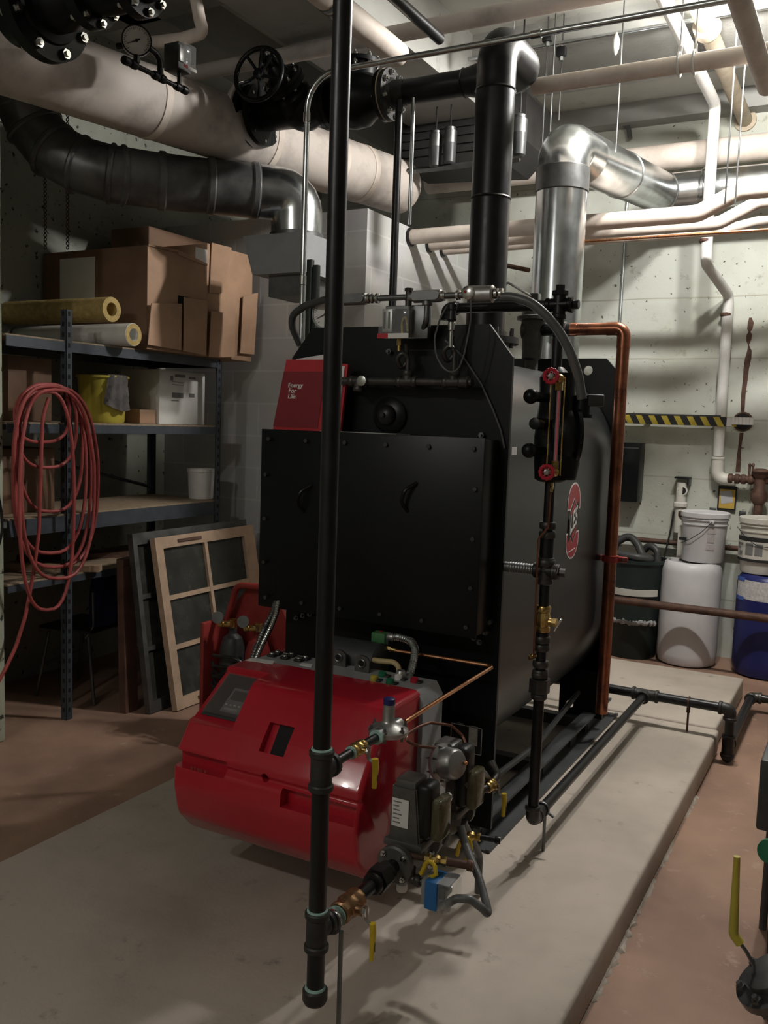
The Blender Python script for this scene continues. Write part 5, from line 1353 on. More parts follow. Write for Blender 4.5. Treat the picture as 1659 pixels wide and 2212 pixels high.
# grey control plate behind the cover
b = MB(); zt_ = .755; x0, x1 = -1.742, -1.104
b.prism([V((x0, 2.33, .30)), V((x1, 2.33, .30)), V((x1, 2.33, zt_-.035)), V((x1-.022, 2.33, zt_)), V((x0+.02, 2.33, zt_)), V((x0, 2.33, zt_-.03))], (0, .135, 0)); b.build('control_housing', GREYP, bu)
zP = zt_
T_ = lambda u, v: at(u, v, z=zP)
for pts, nm in ((((530, 1427), (545, 1422), (594, 1429), (588, 1436)), 'label'), (((647, 1437), (652, 1433), (676, 1436), (672, 1442)), 'label')):
    MB().prism([T_(u, v)+Z*.0 for u, v in pts], (0, 0, .002)).build('terminal_label', PAPER, bu)
for u, v in ((588, 1418), (600, 1414), (616, 1423), (630, 1418), (646, 1428), (660, 1425)):
    q = T_(u, v); k = MB(); k.box(q+V((.0, .0, .004)), (.028, .028, .008), None, .003); k = k.build('button_base', INK, bu); MB().ball(q+Z*.010, .0095, (1, 1, .6)).build('button_cap', CHROME, k)
for u, v, m in ((826, 1461, GREENH), (808, 1470, YELP), (842, 1477, GREENH), (861, 1468, WHT), (895, 1474, REDW)):
    q = T_(u, v); q.y = min(q.y, 2.452); k = MB(); k.box(q+V((.006, .004, .003)), (.036, .024, .006), None, .003); k = k.build('button_base', INK, bu); MB().lathe(q, Z, [(.012, 0), (.013, .004), (.012, .014), (.006, .017)], 18).build('button_cap', m, k)
b = MB()
for u, v in ((731, 1425), (781, 1438)):
    q = at(u, v+14, z=zP); q.y = min(max(q.y, 2.36), 2.44)
    pts = [(-.026, 0), (.026, 0), (.026, .035)]+[(.026*math.cos(a), .035+.02*math.sin(a)) for a in [PI*i/8 for i in range(9)]]+[(-.026, .035)]
    b.prism([V((q.x+a, q.y, zP-.002+c)) for a, c in pts], (0, .008, 0)); b.torus((q.x, q.y-.002, zP+.028), Y, .012, .003, 20, 6)
lg_ = b.build('lifting_lug', DULLG, bu)
b = MB()
for u, v in ((731, 1425), (781, 1438)):
    q = at(u, v+14, z=zP); q.y = min(max(q.y, 2.36), 2.44); b.cyl((q.x, q.y-.0015, zP+.028), (q.x, q.y+.0095, zP+.028), .0105)
b.build('lug_hole', HOLE, bu)
b = MB(); b.lathe((bxc-.02, 2.52, .76), X, [(.05, -.11), (.065, -.1), (.065, .1), (.05, .11)], 26); b.lathe((bxc, 2.465, .52), Y, [(.19, 0), (.2, .01), (.2, .08), (.15, .1), (.125, .12), (.125, .259)], 32); b.build('motor_and_throat', DGREY, bu)
b = MB(); b.tube([at(u, v, y=2.47) for u, v in ((755, 1424), (775, 1420), (820, 1428), (850, 1430), (862, 1440), (861, 1468))], .0085, 10, rad=.03); b.build('tan_cable', BEIGE, bu)
# conduits rising behind the left of the burner
for k, pts in enumerate((((543, 1428), (555, 1395), (572, 1355), (588, 1325), (596, 1300)), ((551, 1428), (565, 1395), (585, 1355), (597, 1325), (602, 1300)))):
    pp_ = [at(u, v, y=2.42+.03*i) for i, (u, v) in enumerate(pts)]
    t = thing('flexible_metal_conduit', pp_[0], ('left' if k == 0 else 'right')+' of two steel flex conduits rising from the burner to the smoke box', 'conduit')
    b = MB(); b.tube(pp_, .0085, 12, rad=.1)
    b.build('jacket', GALV if k else DULLG, t)
    b = MB(); pts_f = fillet(pp_, .1, 4)
    L_ = 0
    for i in range(len(pts_f)-1):
        a, c = pts_f[i], pts_f[i+1]; d = c-a; n = max(1, int(d.length/.008))
        for j in range(n): b.torus(a+d*(j/n), d, .0085, .0016, 14, 5)
    b.build('ribs', CHROME if k else DULLG, t)
# solenoid with pilot piping above the burner
SY = 2.56
Q = lambda u, v, o=0.0: at(u, v, y=SY+o)
so = thing('solenoid_valve', Q(822, 1400), 'green-coil solenoid pilot valve above the burner', 'valve')
a, c = Q(808, 1363), Q(836, 1392)
b = MB(); b.bx((a.x, SY-.02, c.z), (c.x, SY+.02, a.z), .004); b.build('green_coil', GREEN, so)
b = MB(); b.bx((c.x, SY-.012, c.z+.002), (c.x+.01, SY+.02, a.z-.002), .002); b.build('coil_bracket', DGREY, so)
b = MB(); q = Q(823, 1361); b.lathe((q.x, SY, a.z-.002), Z, [(.006, 0), (.006, .004), (.003, .006)], 12); b.build('red_cap', REDW, so)
d_ = Q(838, 1408); b = MB(); b.bx((a.x-.002, SY-.022, d_.z), (c.x, SY+.02, c.z), .006); b.build('body', ALU, so)
q = Q(845, 1402); b = MB(); b.hexa((c.x, SY, q.z), (c.x+.016, SY, q.z-.001), .010); b.cyl((c.x+.01, SY, q.z), (c.x+.035, SY, q.z-.003), .007); b.build('brass_fitting', BRASS, so)
b = MB(); e = Q(757, 1384); f = Q(748, 1412); b.cyl((e.x+.02, SY, e.z), (a.x, SY, Q(805, 1395).z), .0085, seg=12); elbow(b, (e.x, SY, e.z), X, -Z, .010, .02); b.cyl((e.x, SY, e.z-.02), (e.x, SY, zP-.0), .010); b.build('pilot_pipe', IRON, so)
pt_ = [V((c.x+.03, SY, q.z-.003)), Q(960, 1422), Q(1058, 1438), at(1062, 1442, y=2.53), at(960, 1505, y=2.18), V((-.985, 1.975, at(885, 1553, x=-.985).z))]
t = MB().tube(pt_, .0058, 10, rad=.012).build('copper_pilot_tube', COPB); tag(t, 'thin copper pilot tube bent from the solenoid down to the upper regulator', 'tube')
fx = [Q(838, 1375), Q(862, 1376), Q(888, 1384), Q(897, 1402, -.03), Q(893, 1430, -.06), Q(884, 1462, -.1), V((Q(878, 1478, -.1).x, 2.42, zP))]
t = thing('flexible_metal_conduit', fx[0], 'ribbed steel flex conduit looping from the solenoid to the burner panel', 'conduit')
b = MB(); fp = fillet(fx, .04, 5); b.tube(fp, .0115, 14); b.build('jacket', GALV, t)
b = MB()
for i in range(len(fp)-1):
    a, c = fp[i], fp[i+1]; d = c-a; n = max(1, int(d.length/.007))
    for j in range(n): b.torus(a+d*(j/n), d, .0115, .0022, 16, 5)
b.build('ribs', GALV, t)
b = MB(); b.lathe(fx[0]-X*.0, X, [(.012, 0), (.014, .004), (.014, .02), (.012, .024)], 16); b.lathe(fx[-1], Z, [(.016, 0), (.018, .004), (.016, .02), (.012, .026)], 16); b.build('connector', ALU, t)
# ------------------------------------------------------------------ gas pipe and gas train
GX, GY, GR = -.995, 1.60, .0195
gz = lambda v: at(690, v, y=GY).z
zt1, zt2, zcap = .423, .788, gz(2148)
gp = thing('gas_pipe', (GX, GY, .28), 'tall black gas pipe in front of the burner with two tees and end cap', 'pipe')
b = MB(); b.cyl((GX, GY, zcap), (GX, GY, zt1-.03), GR, seg=24); b.cyl((GX, GY, zt1+.03), (GX, GY, zt2-.03), GR, seg=24); b.cyl((GX, GY, zt2+.03), (GX, GY, ZC-.001), GR, seg=24); b.build('pipe', IRON, gp)
for z in (zt1, zt2):
    b = MB(); tee(b, (GX, GY, z), Z, Y, GR, .038); b.build('tee', CAST, gp)
b = MB(); b.lathe((GX, GY, zcap+.012), -Z, [(.024, 0), (.028, .004), (.028, .026), (.024, .034), (.012, .042)], 24); b.build('end_cap', CAST, gp)
b = MB()
for z in (zt1+.046, zt2+.046, zcap+.013): b.lathe((GX, GY, z), Z, [(GR, -.003), (.0238, -.002), (.0225, .003), (GR, .004)], 24)
b.build('thread_sealant', TEAL, gp)
def ball_valve(name, x, y, z, L_, r, label, hl, m=BRONZE, swing=0.0, hm=YEL, side=X, hs=.0):
    """ball valve on a pipe along y, lever hanging down on the +x side"""
    t = thing(name, (x, y, z), label, 'valve')
    b = MB(); b.lathe((x, y-L_/2, z), Y, [(r*.98, 0), (r*1.16, .004), (r*1.16, L_*.2), (r*.95, L_*.3), (r*1.22, L_*.42), (r*1.22, L_*.6), (r*.95, L_*.7), (r*1.16, L_*.8), (r*1.16, L_-.004), (r*.98, L_)], 10)
    b.cyl((x, y, z), (x+r*1.7, y, z), r*.55); b.build('body', m, t)
    b = MB(); b.hexa((x+r*1.6, y, z), (x+r*2.1, y, z), r*.5); b.build('stem_nut', CHROME, t)
    d = V((hs, swing, -1)).normalized(); o0 = V((x+r*2.0, y, z)); w = Y
    n = d.cross(w).normalized()
    k1 = o0+d*hl*.28+X*.018
    b = MB(); b.tube([o0-d*.012, o0+d*.018, k1], .0055, 4, rad=.01); b.build('lever', ALU, t)
    b = MB(); b.tube([k1-d*.01, k1+d*.012+X*.002, k1+d*hl*.7], lambda q: .0078 if q < .93 else .0055, 12, rad=.01)
    o = b.build('lever_grip', hm, t)
    b = MB(); b.box(k1+d*hl*.36+X*.0079, (.0006, .004, hl*.28)); b.build('grip_print', INK, o)
    return t
# lower branch
zl = .415
nip = lambda y0, y1, r, m, nm, par, z=zl: MB().cyl((GX, y0, z), (GX, y1, z), r, seg=20).build(nm, m, par)
gt_ = thing('gas_train_piping', (GX, 1.85, zl), 'black lower gas train pipe running from the low tee past the burner', 'pipe')
b = MB(); b.cyl((GX, GY+.03, zl), (GX, 1.705, zl), .0165, seg=18); collar(b, (GX, GY+.065, zl), Y, .023, .02); b.build('short_nipple', CHROME, gt_)
b = MB(); b.lathe((GX, 1.685, zl), Y, [(.017, -.004), (.024, -.003), (.022, .004), (.017, .005)], 18); b.lathe((GX, 1.86, zl), Y, [(.017, -.004), (.024, -.003), (.022, .004), (.017, .005)], 18); b.build('thread_sealant', TEAL, gt_)
ball_valve('brass_gas_valve', GX, 1.735, zl, .085, .024, 'lowest brass gas valve with yellow lever at the gas pipe foot', .115)
b = MB(); b.cyl((GX, 1.775, zl), (GX, 1.96, zl), .0175, seg=20); b.hexa((GX, 1.865, zl), (GX, 1.905, zl), .034); collar(b, (GX, 1.855, zl), Y, .027, .02); collar(b, (GX, 1.92, zl), Y, .028, .024); b.build('union_and_pipe', IRON, gt_)
b = MB(); b.cyl((GX-.0, GY+.03, zl-.0), (GX+.0, GY+.03, zl), .01)
rd = at(708, 2150, y=GY+.06); b = MB(); b.cyl((GX+.030, GY+.055, PAD), (GX+.030, GY+.055, zl-.012), .0055, seg=10); b.torus((GX, GY+.055, zl), Y, .026, .0035, 20, 8); b.build('support_rod', DULLG, gp)
# flange, valve bodies and actuators
def actuator(name, yc, x, z0, z1, label, tag_uv=None, big=True):
    t = thing(name, (x, yc, z0), label, 'gas valve')
    b = MB(); b.lathe((x, yc-.095, z0-.0), Y, [(.045, 0), (.05, .004), (.05, .018), (.03, .022), (.034, .06), (.046, .09), (.034, .13), (.03, .17), (.05, .172), (.05, .19), (.045, .194)], 20); b.bx((x-.055, yc-.05, z0+.025), (x+.055, yc+.05, z0+.045), .004); b.build('valve_body', VALVE, t)
    b = MB(); frustum(b, (x-.045, yc-.042, z0+.045), (x+.045, yc+.05, z0+.045), (x-.04, yc-.04, z1-.02), (x+.03, yc+.045, z1-.02))
    b.bx((x-.036, yc-.035, z1-.045), (x+.026, yc+.04, z1), .010); bmesh.ops.bevel(b.bm, geom=[e for e in b.bm.edges if e.calc_length() > .1], offset=.004, segments=2, affect='EDGES'); b.build('actuator_housing', VALVE, t)
    b = MB(); b.bx((x+.026, yc-.038, z0+.055), (x+.070, yc+.032, z1-.002), .016, 3); b.build('black_cover', RUBB, t)
    b = MB(); b.bx((x+.066, yc-.03, z0+.055), (x+.098, yc+.040, z0+.165), .010, 3); b.build('indicator_window', mat('smoky_indicator', (.17, .15, .075), .12, 0, .6, 9, alpha=.72, rvar=0), t)
    b = MB(); b.bx((x-.036, yc-.0445, z0+.08), (x+.012, yc-.0425, z0+.155)); o = b.build('rating_label', PAPER, t)
    b = MB(); rnd = random.Random(4)
    for i in range(6): b.bx((x-.032, yc-.0452, z0+.09+.011*i), (x-.032+rnd.uniform(.015, .04), yc-.0444, z0+.093+.011*i))
    b.build('label_print', INKG, o)
    b = MB(); bolts(b, (x, yc-.086, z0), Y, .04, 4, .005, .014, .78); bolts(b, (x, yc+.09, z0), Y, .04, 4, .005, .014, .78); b.build('flange_bolt', CHROME, t)
    return t
z1_ = at(895, 1682, x=-.985).z
actuator('gas_safety_valve', 2.055, GX, zl, z1_, 'grey gas safety valve actuator nearest the gas pipe')
z2_ = at(945, 1615, x=-.985).z
zl2 = .47
actuator('gas_safety_valve', 2.285, GX, zl, at(945, 1622, x=-.99).z, 'grey gas safety valve actuator behind the first one under the round regulator')
t = thing('round_regulator', (-.97, 2.33, .56), 'round aluminium diaphragm regulator facing the viewer beside the burner', 'regulator')
rc = at(978, 1650, x=-.955); rax = V((.78, -.25, .18)).normalized()
b = MB(); b.lathe(rc-rax*.05, rax, [(.03, 0), (.052, .006), (.054, .018), (.05, .02), (.044, .024), (.042, .06), (.036, .068), (.02, .072)], 34); b.build('diaphragm_case', ALU, t)
b = MB(); bolts(b, rc-rax*.038, rax, .049, 8, .0026, .010); b.build('case_screw', DULLG, t)
b = MB(); q = rc+rax*.0+V((.0, -.03, -.01)); b.ball(rc+rax*.022+V((.012, .02, .0)), .006); b.build('copper_plug', COPB, t)
# thin copper loop to the regulator
lp = [at(u, v, x=xx) for u, v, xx in ((950, 1617, -1.0), (905, 1612, -1.03), (876, 1600, -1.05), (880, 1585, -1.06), (905, 1570, -1.06), (930, 1561, -1.05), (975, 1567, -1.02), (1000, 1590, -.99), (1010, 1620, -.965), (1012, 1650, -.945))]
o = MB().tube(lp, .0042, 8, rad=.02).build('copper_sense_tube', OXCOP); tag(o, 'thin brown copper sensing tube looping around the round regulator', 'tube')
o = MB().hexa(lp[0]-X*.0, lp[0]+(lp[1]-lp[0])*-.3, .007).build('tube_nut', ALU, t)
# outlet: pipe into burner, elbow and upper brass valve
yo = 2.40
b = MB(); b.cyl((GX, 2.38, zl), (GX, 2.50, zl), .0175, seg=18); elbow(b, (GX, 2.53, zl), -Y, -X, .0185, .04); b.cyl((GX, 2.53, zl), (bx1-.05, 2.53, zl), .0185, seg=18); b.build('burner_inlet', CAST, gt_)
u_ = at(1058, 1697, x=-.93)
ball_valve('brass_gas_valve', u_.x, u_.y, u_.z, .05, .014, 'small brass cock with yellow lever right of the round regulator', .085, BRASS)
b = MB(); b.cyl((u_.x, u_.y-.02, u_.z), (GX+.02, 2.34, zl+.05), .012, seg=14); b.tube([(u_.x, u_.y+.02, u_.z), (u_.x, u_.y+.06, u_.z+.01), (u_.x-.03, u_.y+.08, u_.z+.04)], .013, 12, rad=.02); b.build('bypass_pipe', FITT, gt_)
q0, q1, q2, q3 = at(1005, 1700, x=-.93), at(1018, 1672, x=-.93), at(1045, 1672, x=-.94), at(1058, 1690, x=-.97)
o = MB().tube([q0, q1, q2, q3], .012, 14, rad=.03).build('grey_flex_conduit', CONDG); tag(o, 'short grey flexible conduit bent over the second gas valve', 'conduit')
b = MB(); a, c = at(938, 1738, x=-.925), at(966, 1722, x=-.925); b.cyl(a, c, .009, seg=14)
for p_ in (a, c, (a+c)/2): b.lathe(p_-(c-a).normalized()*.006, c-a, [(.009, 0), (.014, .002), (.014, .010), (.009, .012)], 10)
tag(b.build('chrome_coupler', CHROME), 'chrome conduit connector between the two gas valve actuators', 'connector')
# test cocks at the bottom
for k, (u, v, lab, nm) in enumerate(((1015, 1805, 'upper brass test cock with twisted yellow lever behind the blue switch', 0), (940, 1857, 'lower brass test cock with yellow lever over the blue switch', 1))):
    c = at(u, v, x=-.93+.03*k)
    t = thing('brass_test_cock', c, lab, 'valve')
    dxx = V((.96, .25, -.02))
    b = MB(); b.lathe(c-dxx*.03, dxx, [(.010, 0), (.013, .003), (.013, .016), (.010, .02), (.014, .026), (.014, .038), (.010, .044), (.013, .05), (.013, .06)], 8); b.cyl(c, c+V((.0, -.02, -.004)), .007); b.build('body', BRASS, t)
    b = MB(); b.cyl(c-dxx*.09, c-dxx*.02, .008); b.cyl(c+dxx*.03, c+dxx*(.075 if k == 0 else .085), .008 if k == 0 else .0105); collar(b, c+dxx*(.08 if k == 0 else .09), dxx, .011 if k == 0 else .014, .016); b.build('nipple', IRON if k == 0 else RUST, t)
    b = MB(); b.hexa(c+V((0, -.018, -.004)), c+V((.0, -.032, -.006)), .006); b.build('stem_nut', CHROME, t)
    b = MB(); p0 = c+V((-.012, -.028, -.0)); b.tube([p0, p0+V((-.008, -.004, -.025)), p0+V((-.012, -.004, -.052 if k == 0 else -.03))], .006, 10); b.tube([p0+V((.024, 0, 0)), p0+V((.030, -.004, -.02)), p0+V((.022, -.006, -.05 if k == 0 else -.028)), p0+V((.012, -.004, -.07 if k == 0 else -.034))], .006, 10)
    b.tube([p0, p0+V((.012, -.001, .010)), p0+V((.024, 0, 0))], .005, 8, rad=.01); b.build('yellow_lever', YEL, t)
# flat strut / large flex from the second valve down
o = MB().tube([at(1000, 1775, x=-.955), at(1016, 1805, x=-.955), at(1036, 1850, x=-.955), V((-.955, at(1036, 1850, x=-.955).y, PAD+.01))], .011, 12, rad=.04).build('support_leg', CONDG); tag(o, 'grey support leg under the second gas valve', 'support')
# blue pressure switch and its conduit
a, c = at(910, 1897, y=1.95), at(969, 1977, y=1.95)
bl = thing('gas_pressure_switch', ((a.x+c.x)/2, 1.97, c.z), 'blue gas pressure switch with clear cover hanging under the gas train', 'pressure switch')
b = MB(); b.bx((a.x+.012, 1.945, c.z), (a.x+.046, 2.015, a.z), .003); b.build('blue_case', BLUES, bl)
b = MB(); b.bx((a.x, 1.95, c.z+.006), (a.x+.012, 2.01, a.z-.002), .003); b.build('grey_back', GREYP, bl)
b = MB(); b.bx((a.x+.046, 1.945, c.z+.0), (c.x+.006, 2.015, a.z), .005); b.build('clear_cover', GLASS, bl)
b = MB(); b.bx((a.x+.047, 1.955, c.z+.03), (a.x+.062, 2.005, a.z-.012), .002); b.lathe((a.x+.060, 1.975, c.z+.06), X, [(.012, 0), (.012, .008), (.006, .01)], 14); b.build('mechanism', IRON, bl)
b = MB(); b.bx((a.x+.046, 1.946, a.z-.0005), (c.x, 2.014, a.z+.002)); b.build('grey_lid', GREYP, bl)
b = MB(); f = V((a.x-.004, 1.98, (a.z+c.z)/2+.01)); b.cyl((a.x, 1.98, f.z), (a.x-.03, 1.98, f.z), .010); elbow(b, (a.x-.045, 1.98, f.z), X, Z, .011, .022); b.cyl((a.x-.045, 1.98, f.z), (a.x-.045, 1.98, zl-.02), .011); b.cyl((a.x-.045, 1.98, zl-.02), (GX+.02, 1.98, zl-.005), .011); b.build('mounting_pipe', FITT, bl)
o = MB().tube([at(962, 1955, y=1.96), at(985, 1941, y=1.97), at(1015, 1942, y=1.98), at(1042, 1962, y=1.99), at(1056, 1978, y=2.0), at(1050, 1950, y=2.02), at(1036, 1900, y=2.06), at(1020, 1862, y=2.09), at(1005, 1825, y=2.12), at(995, 1785, y=2.14)], .0105, 14, rad=.02).build('flexible_conduit', CONDG)
tag(o, 'grey flexible conduit looping over the pad from the blue switch', 'conduit')
b = MB(); q = at(962, 1960, y=1.96); b.lathe(q, V((.7, 0, .3)), [(.014, -.012), (.016, -.008), (.016, .004), (.012, .008)], 14); b.build('conduit_nut', ALU, bl)
o = MB().lathe(at(868, 1915, x=-.985)-Z*.012, Z, [(.012, 0), (.014, .003), (.014, .02), (.01, .024)], 12).build('white_plug', WHT); tag(o, 'small white plug under the first gas valve flange', 'plug')
# upper branch: valve and disc regulator
zu = .787
ub = thing('pilot_gas_piping', (GX, 1.75, zu), 'black upper branch pipe from the gas pipe to the disc regulator', 'pipe')
b = MB(); b.cyl((GX, GY+.03, zu), (GX, 1.72, zu), .0105, seg=16); b.cyl((GX, 1.78, zu), (GX, 1.845, zu), .0105, seg=16); b.build('nipple', IRON, ub)
b = MB(); b.lathe((GX, 1.725, zu), Y, [(.0105, -.003), (.015, -.002), (.014, .003), (.0105, .004)], 16); b.lathe((GX, 1.845, zu), Y, [(.0105, -.004), (.018, -.003), (.018, .003), (.0105, .004)], 16); b.build('thread_sealant', TEAL, ub)
ball_valve('brass_gas_valve', GX, 1.755, zu, .055, .0145, 'brass valve with yellow lever on the upper branch before the red burner', .085, BRASS)
dr = thing('disc_regulator', (GX, 1.895, zu), 'silver disc gas regulator with blue cap in front of the burner', 'regulator')
yr_ = 1.905; zd = at(843, 1575, x=GX).z
b = MB(); b.lathe((GX, yr_-.06, zu), Y, [(.014, 0), (.018, .003), (.018, .02), (.014, .03), (.02, .06), (.016, .09), (.018, .1), (.018, .115), (.012, .118)], 12); b.cyl((GX, yr_, zu), (GX, yr_, zd), .02, .03); b.build('inlet_body', ALU, dr)
b = MB(); b.lathe((GX, yr_, zd-.008), Z, [(.03, -.004), (.048, 0), (.05, .003), (.05, .011), (.046, .015), (.03, .022), (.018, .028), (.0145, .034), (.0145, .074)], 34); b.build('diaphragm_disc', ALU, dr)
b = MB(); bolts(b, (GX, yr_, zd), Z, .044, 6, .004, .010); b.build('disc_screw', DULLG, dr)
b = MB(); b.lathe((GX, yr_, zd+.066), Z, [(.0148, 0), (.0148, .014), (.011, .016)], 20); b.build('blue_cap', BLUEP, dr)
# ------------------------------------------------------------------ back wall and right side
yw = 6.46
W_ = lambda u, v, y=yw: at(u, v, y=y)
# hazard striped bar
hb = thing('hazard_bar', W_(1460, 906, 6.35), 'yellow and black striped bar across the back wall', 'safety bar')
yh = 6.36
a, c = at(1340, 899, y=yh), at(1590, 902, y=yh); zt_ = at(1460, 898, y=yh).z; zb_ = at(1460, 918, y=yh).z
xq0, xq1 = at(1300, 900, y=yh).x, at(1590, 905, y=yh).x
MB().bx((xq0, yh, zb_), (xq1, yh+.04, zt_), .002).build('yellow_face', mat('safety_yellow', (.55, .43, .05), .5, 0, .25, 20), hb)
n = 0; st_ = []
w = .085; x = xq0+.02
while x < xq1-.10:
    b = MB(); b.prism([V((x+.035, yh-.0012, zb_)), V((x+.035+.045, yh-.0012, zb_)), V((x+.045, yh-.0012, zt_)), V((x, yh-.0012, zt_))], (0, .0012, 0)); b.build('black_stripe', INK, hb); x += w
MB().bx((at(1570, 905, y=yh).x, yh-.002, zb_+.002), (at(1582, 905, y=yh).x, yh, zt_-.002)).build('paper_tag', PAPER, hb)
MB().bx((xq0, yh-.003, zt_), (xq1-.1, yh+.045, zt_+.010)).build('top_edge', DGREY, hb)
b = MB(); p0, p1 = at(1585, 901, y=yh-.03), at(1622, 918, y=yh-.03)
for i in range(6): b.cyl((p0.x+(p1.x-p0.x)*i/5, yh-.02, p1.z), (p0.x+(p1.x-p0.x)*i/5, yh-.02, p0.z), .014, seg=10)
b.build('wrapped_end', PAPER, hb)
for x_ in (xq0+.3, xq1-.15): MB().bx((x_-.012, yh+.03, zb_), (x_+.012, YB, zt_-.006)).build('standoff', DGREY, hb)
# dark electrical box
a, c = at(1322, 955, y=6.36), at(1377, 1085, y=6.36)
db = thing('electrical_box', ((a.x+c.x)/2, 6.43, c.z), 'tall black electrical box on the back wall beside the copper pipe', 'electrical box')
MB().bx((a.x, 6.34, c.z), (c.x, YB-.001, a.z), .006).build('case', BLK, db)
q = at(1350, 967, y=6.34); MB().bx((a.x+.01, 6.336, q.z-.004), (c.x-.01, 6.34, q.z+.004)).build('cover_lip', DULLG, db)
# cleanout with cap on the wall
cp_ = W_(1472, 1040, 6.42)
dv = thing('wall_drain', (cp_.x, 6.42, cp_.z), 'corroded white wall drain fitting with open black mouth above the buckets', 'drain')
b = MB(); b.cyl((cp_.x, 6.44, W_(1475, 1042).z), (cp_.x, 6.44, W_(1475, 1150).z), .034, seg=18); b.lathe((cp_.x, 6.44, W_(1473, 1090).z), Z, [(.036, -.02), (.048, -.012), (.048, .012), (.036, .02)], 18); b.build('pipe', PLAS2, dv)
q = W_(1473, 1060, 6.40); b = MB(); b.lathe((q.x, 6.44, q.z), (0, -1, 0), [(.035, 0), (.035, .03), (.026, .032), (.026, .015)], 22); b.build('side_outlet', PLAS2, dv)
MB().cyl((q.x, 6.421, q.z), (q.x, 6.409, q.z), .027).build('open_mouth', HOLE, dv)
b = MB(); q = W_(1474, 1032, 6.42); b.bx((q.x-.048, 6.39, q.z-.006), (q.x+.048, YB, q.z+.006), .002); b.bx((q.x+.04, 6.39, q.z-.05), (q.x+.048, YB, q.z), .001); b.build('bracket', IRON, dv)
b = MB(); q = W_(1478, 1108, 6.42); b.lathe((q.x, 6.43, q.z), Z, [(.036, -.03), (.044, -.02), (.044, .008), (.036, .012)], 18); b.build('rust_ring', RUST, dv)
# iron valve piping at the right
z_ = W_(1620, 1036, 6.40).z
iv = thing('iron_valve_piping', W_(1620, 1036, 6.40), 'rusty black valve piping on the back wall at the right edge', 'pipe')
b = MB(); b.cyl((W_(1572, 1036, 6.40).x, 6.40, z_), (W_(1700, 1036, 6.40).x, 6.40, z_), .024, seg=18)
for u in (1578, 1592, 1606, 1622): collar(b, (W_(u, 1036, 6.40).x, 6.40, z_), X, .033, .03)
b.build('run', RUST, iv)
q = W_(1640, 1060, 6.38); b = MB(); b.lathe((q.x, 6.39, W_(1640, 1022, 6.39).z), -Z, [(.03, -.03), (.055, -.02), (.055, .012), (.035, .03), (.035, .10), (.055, .14), (.05, .18), (.028, .21), (.024, .34)], 20); b.build('trap_body', RUST, iv)
b = MB(); q = W_(1645, 1018, 6.38); b.torus((q.x, 6.37, q.z), Z, .05, .009, 26, 8); b.cyl((q.x, 6.37, q.z), (q.x, 6.38, q.z-.05), .008); b.bx((q.x-.048, 6.366, q.z-.004), (q.x+.048, 6.374, q.z+.004)); b.build('handwheel', RUST, iv)
b = MB()
for u in (1620, 1627): q = W_(u, 1005, 6.40); b.cyl((q.x, 6.40, q.z), (q.x, 6.40, z_), .008); b.ball((q.x, 6.40, q.z), .010, (1, 1, 1.5))
b.build('bleed_cock', RUST, iv)
# framed notice
a, c = W_(1552, 1049, 6.47), W_(1588, 1103, 6.47)
fn = thing('framed_notice', ((a.x+c.x)/2, 6.48, c.z), 'small black framed yellow notice with a grey paper on the back wall', 'notice')
MB().bx((a.x, 6.475, c.z), (c.x, YB-.001, a.z), .002).build('frame', INK, fn)
MB().bx((a.x+.010, 6.472, c.z+.010), (c.x-.008, 6.476, a.z-.022)).build('yellow_sheet', mat('ochre_sheet', (.5, .33, .06), .6), fn)
MB().prism([at(u, v, y=6.4705) for u, v in ((1555, 1062), (1580, 1060), (1584, 1085), (1558, 1089))], (0, .0012, 0)).build('grey_paper', mat('grey_paper', (.42, .42, .44), .6), fn)
for u, v in ((1604, 1109), (1540, 1102)): 
    q = W_(u, v, YB); o = MB().bx((q.x-.022, YB-.012, q.z-.018), (q.x+.022, YB-.0, q.z+.018), .003).build('wall_plate', DULLG); tag(o, 'small grey wall plate '+('right of' if u > 1560 else 'left of')+' the framed notice', 'plate')
# low pipe / trim along the wall and thin cable
a, c = W_(1320, 1160, 6.44), W_(1470, 1174, 6.44)
run('wall_pipe', [(-2.4, 6.44, (a.z+c.z)/2), (2.1, 6.44, (a.z+c.z)/2)], .018, RUST, 'thin dark pipe low along the back wall behind the tubs')
o = MB().tube([W_(1455, 1105, 6.44), W_(1448, 1150, 6.42), W_(1435, 1202, 6.38), (W_(1435, 1202, 6.38).x-.01, 6.36, .3)], .006, 8, rad=.1).build('cable', RUBB); tag(o, 'thin black cable hanging down the back wall left of the white bucket', 'cable')
# drums
def drum(name, x, y, r, h, m, label, u_taper=1.0):
    t = thing(name, (x, y, 0), label, 'drum')
    b = MB(); b.lathe((x, y, 0), Z, [(r*.80, 0), (r*.93, .012), (r*.99, .045), (r, .08), (r, h-.07), (r*.985, h-.045), (r*.93, h-.018), (r*.86, h-.004), (r*.80, h), (r*.78, h-.012)], 48); b.build('barrel', m, t)
    return t
xd = (at(1412, 1420, y=6.1).x+at(1540, 1430, y=6.1).x)/2+.0; rd_ = .192; yd = 6.02+rd_
hd = at(1490, 1222, y=6.1).z+.02
wd = drum('white_drum', xd, yd, rd_, hd, PLAS, 'white plastic drum standing behind the pad under the white bucket')
b = MB(); q = at(1440, 1221, y=6.12); b.cyl((xd-.11, yd-.04, hd-.012), (xd-.11, yd-.04, hd+.012), .032, seg=22); b.cyl((xd+.12, yd-.02, hd-.012), (xd+.12, yd-.02, hd+.01), .03, seg=22); b.build('bung', PLAS, wd)
b = MB(); b.bx((xd-.02+.02, yd-rd_-.002, .03), (xd+.05, yd-rd_+.02, .045)); 
xb = -.515; rb_ = .205; yb_ = 6.0+rb_; hb_ = at(1620, 1243, y=yb_-.1).z+.01
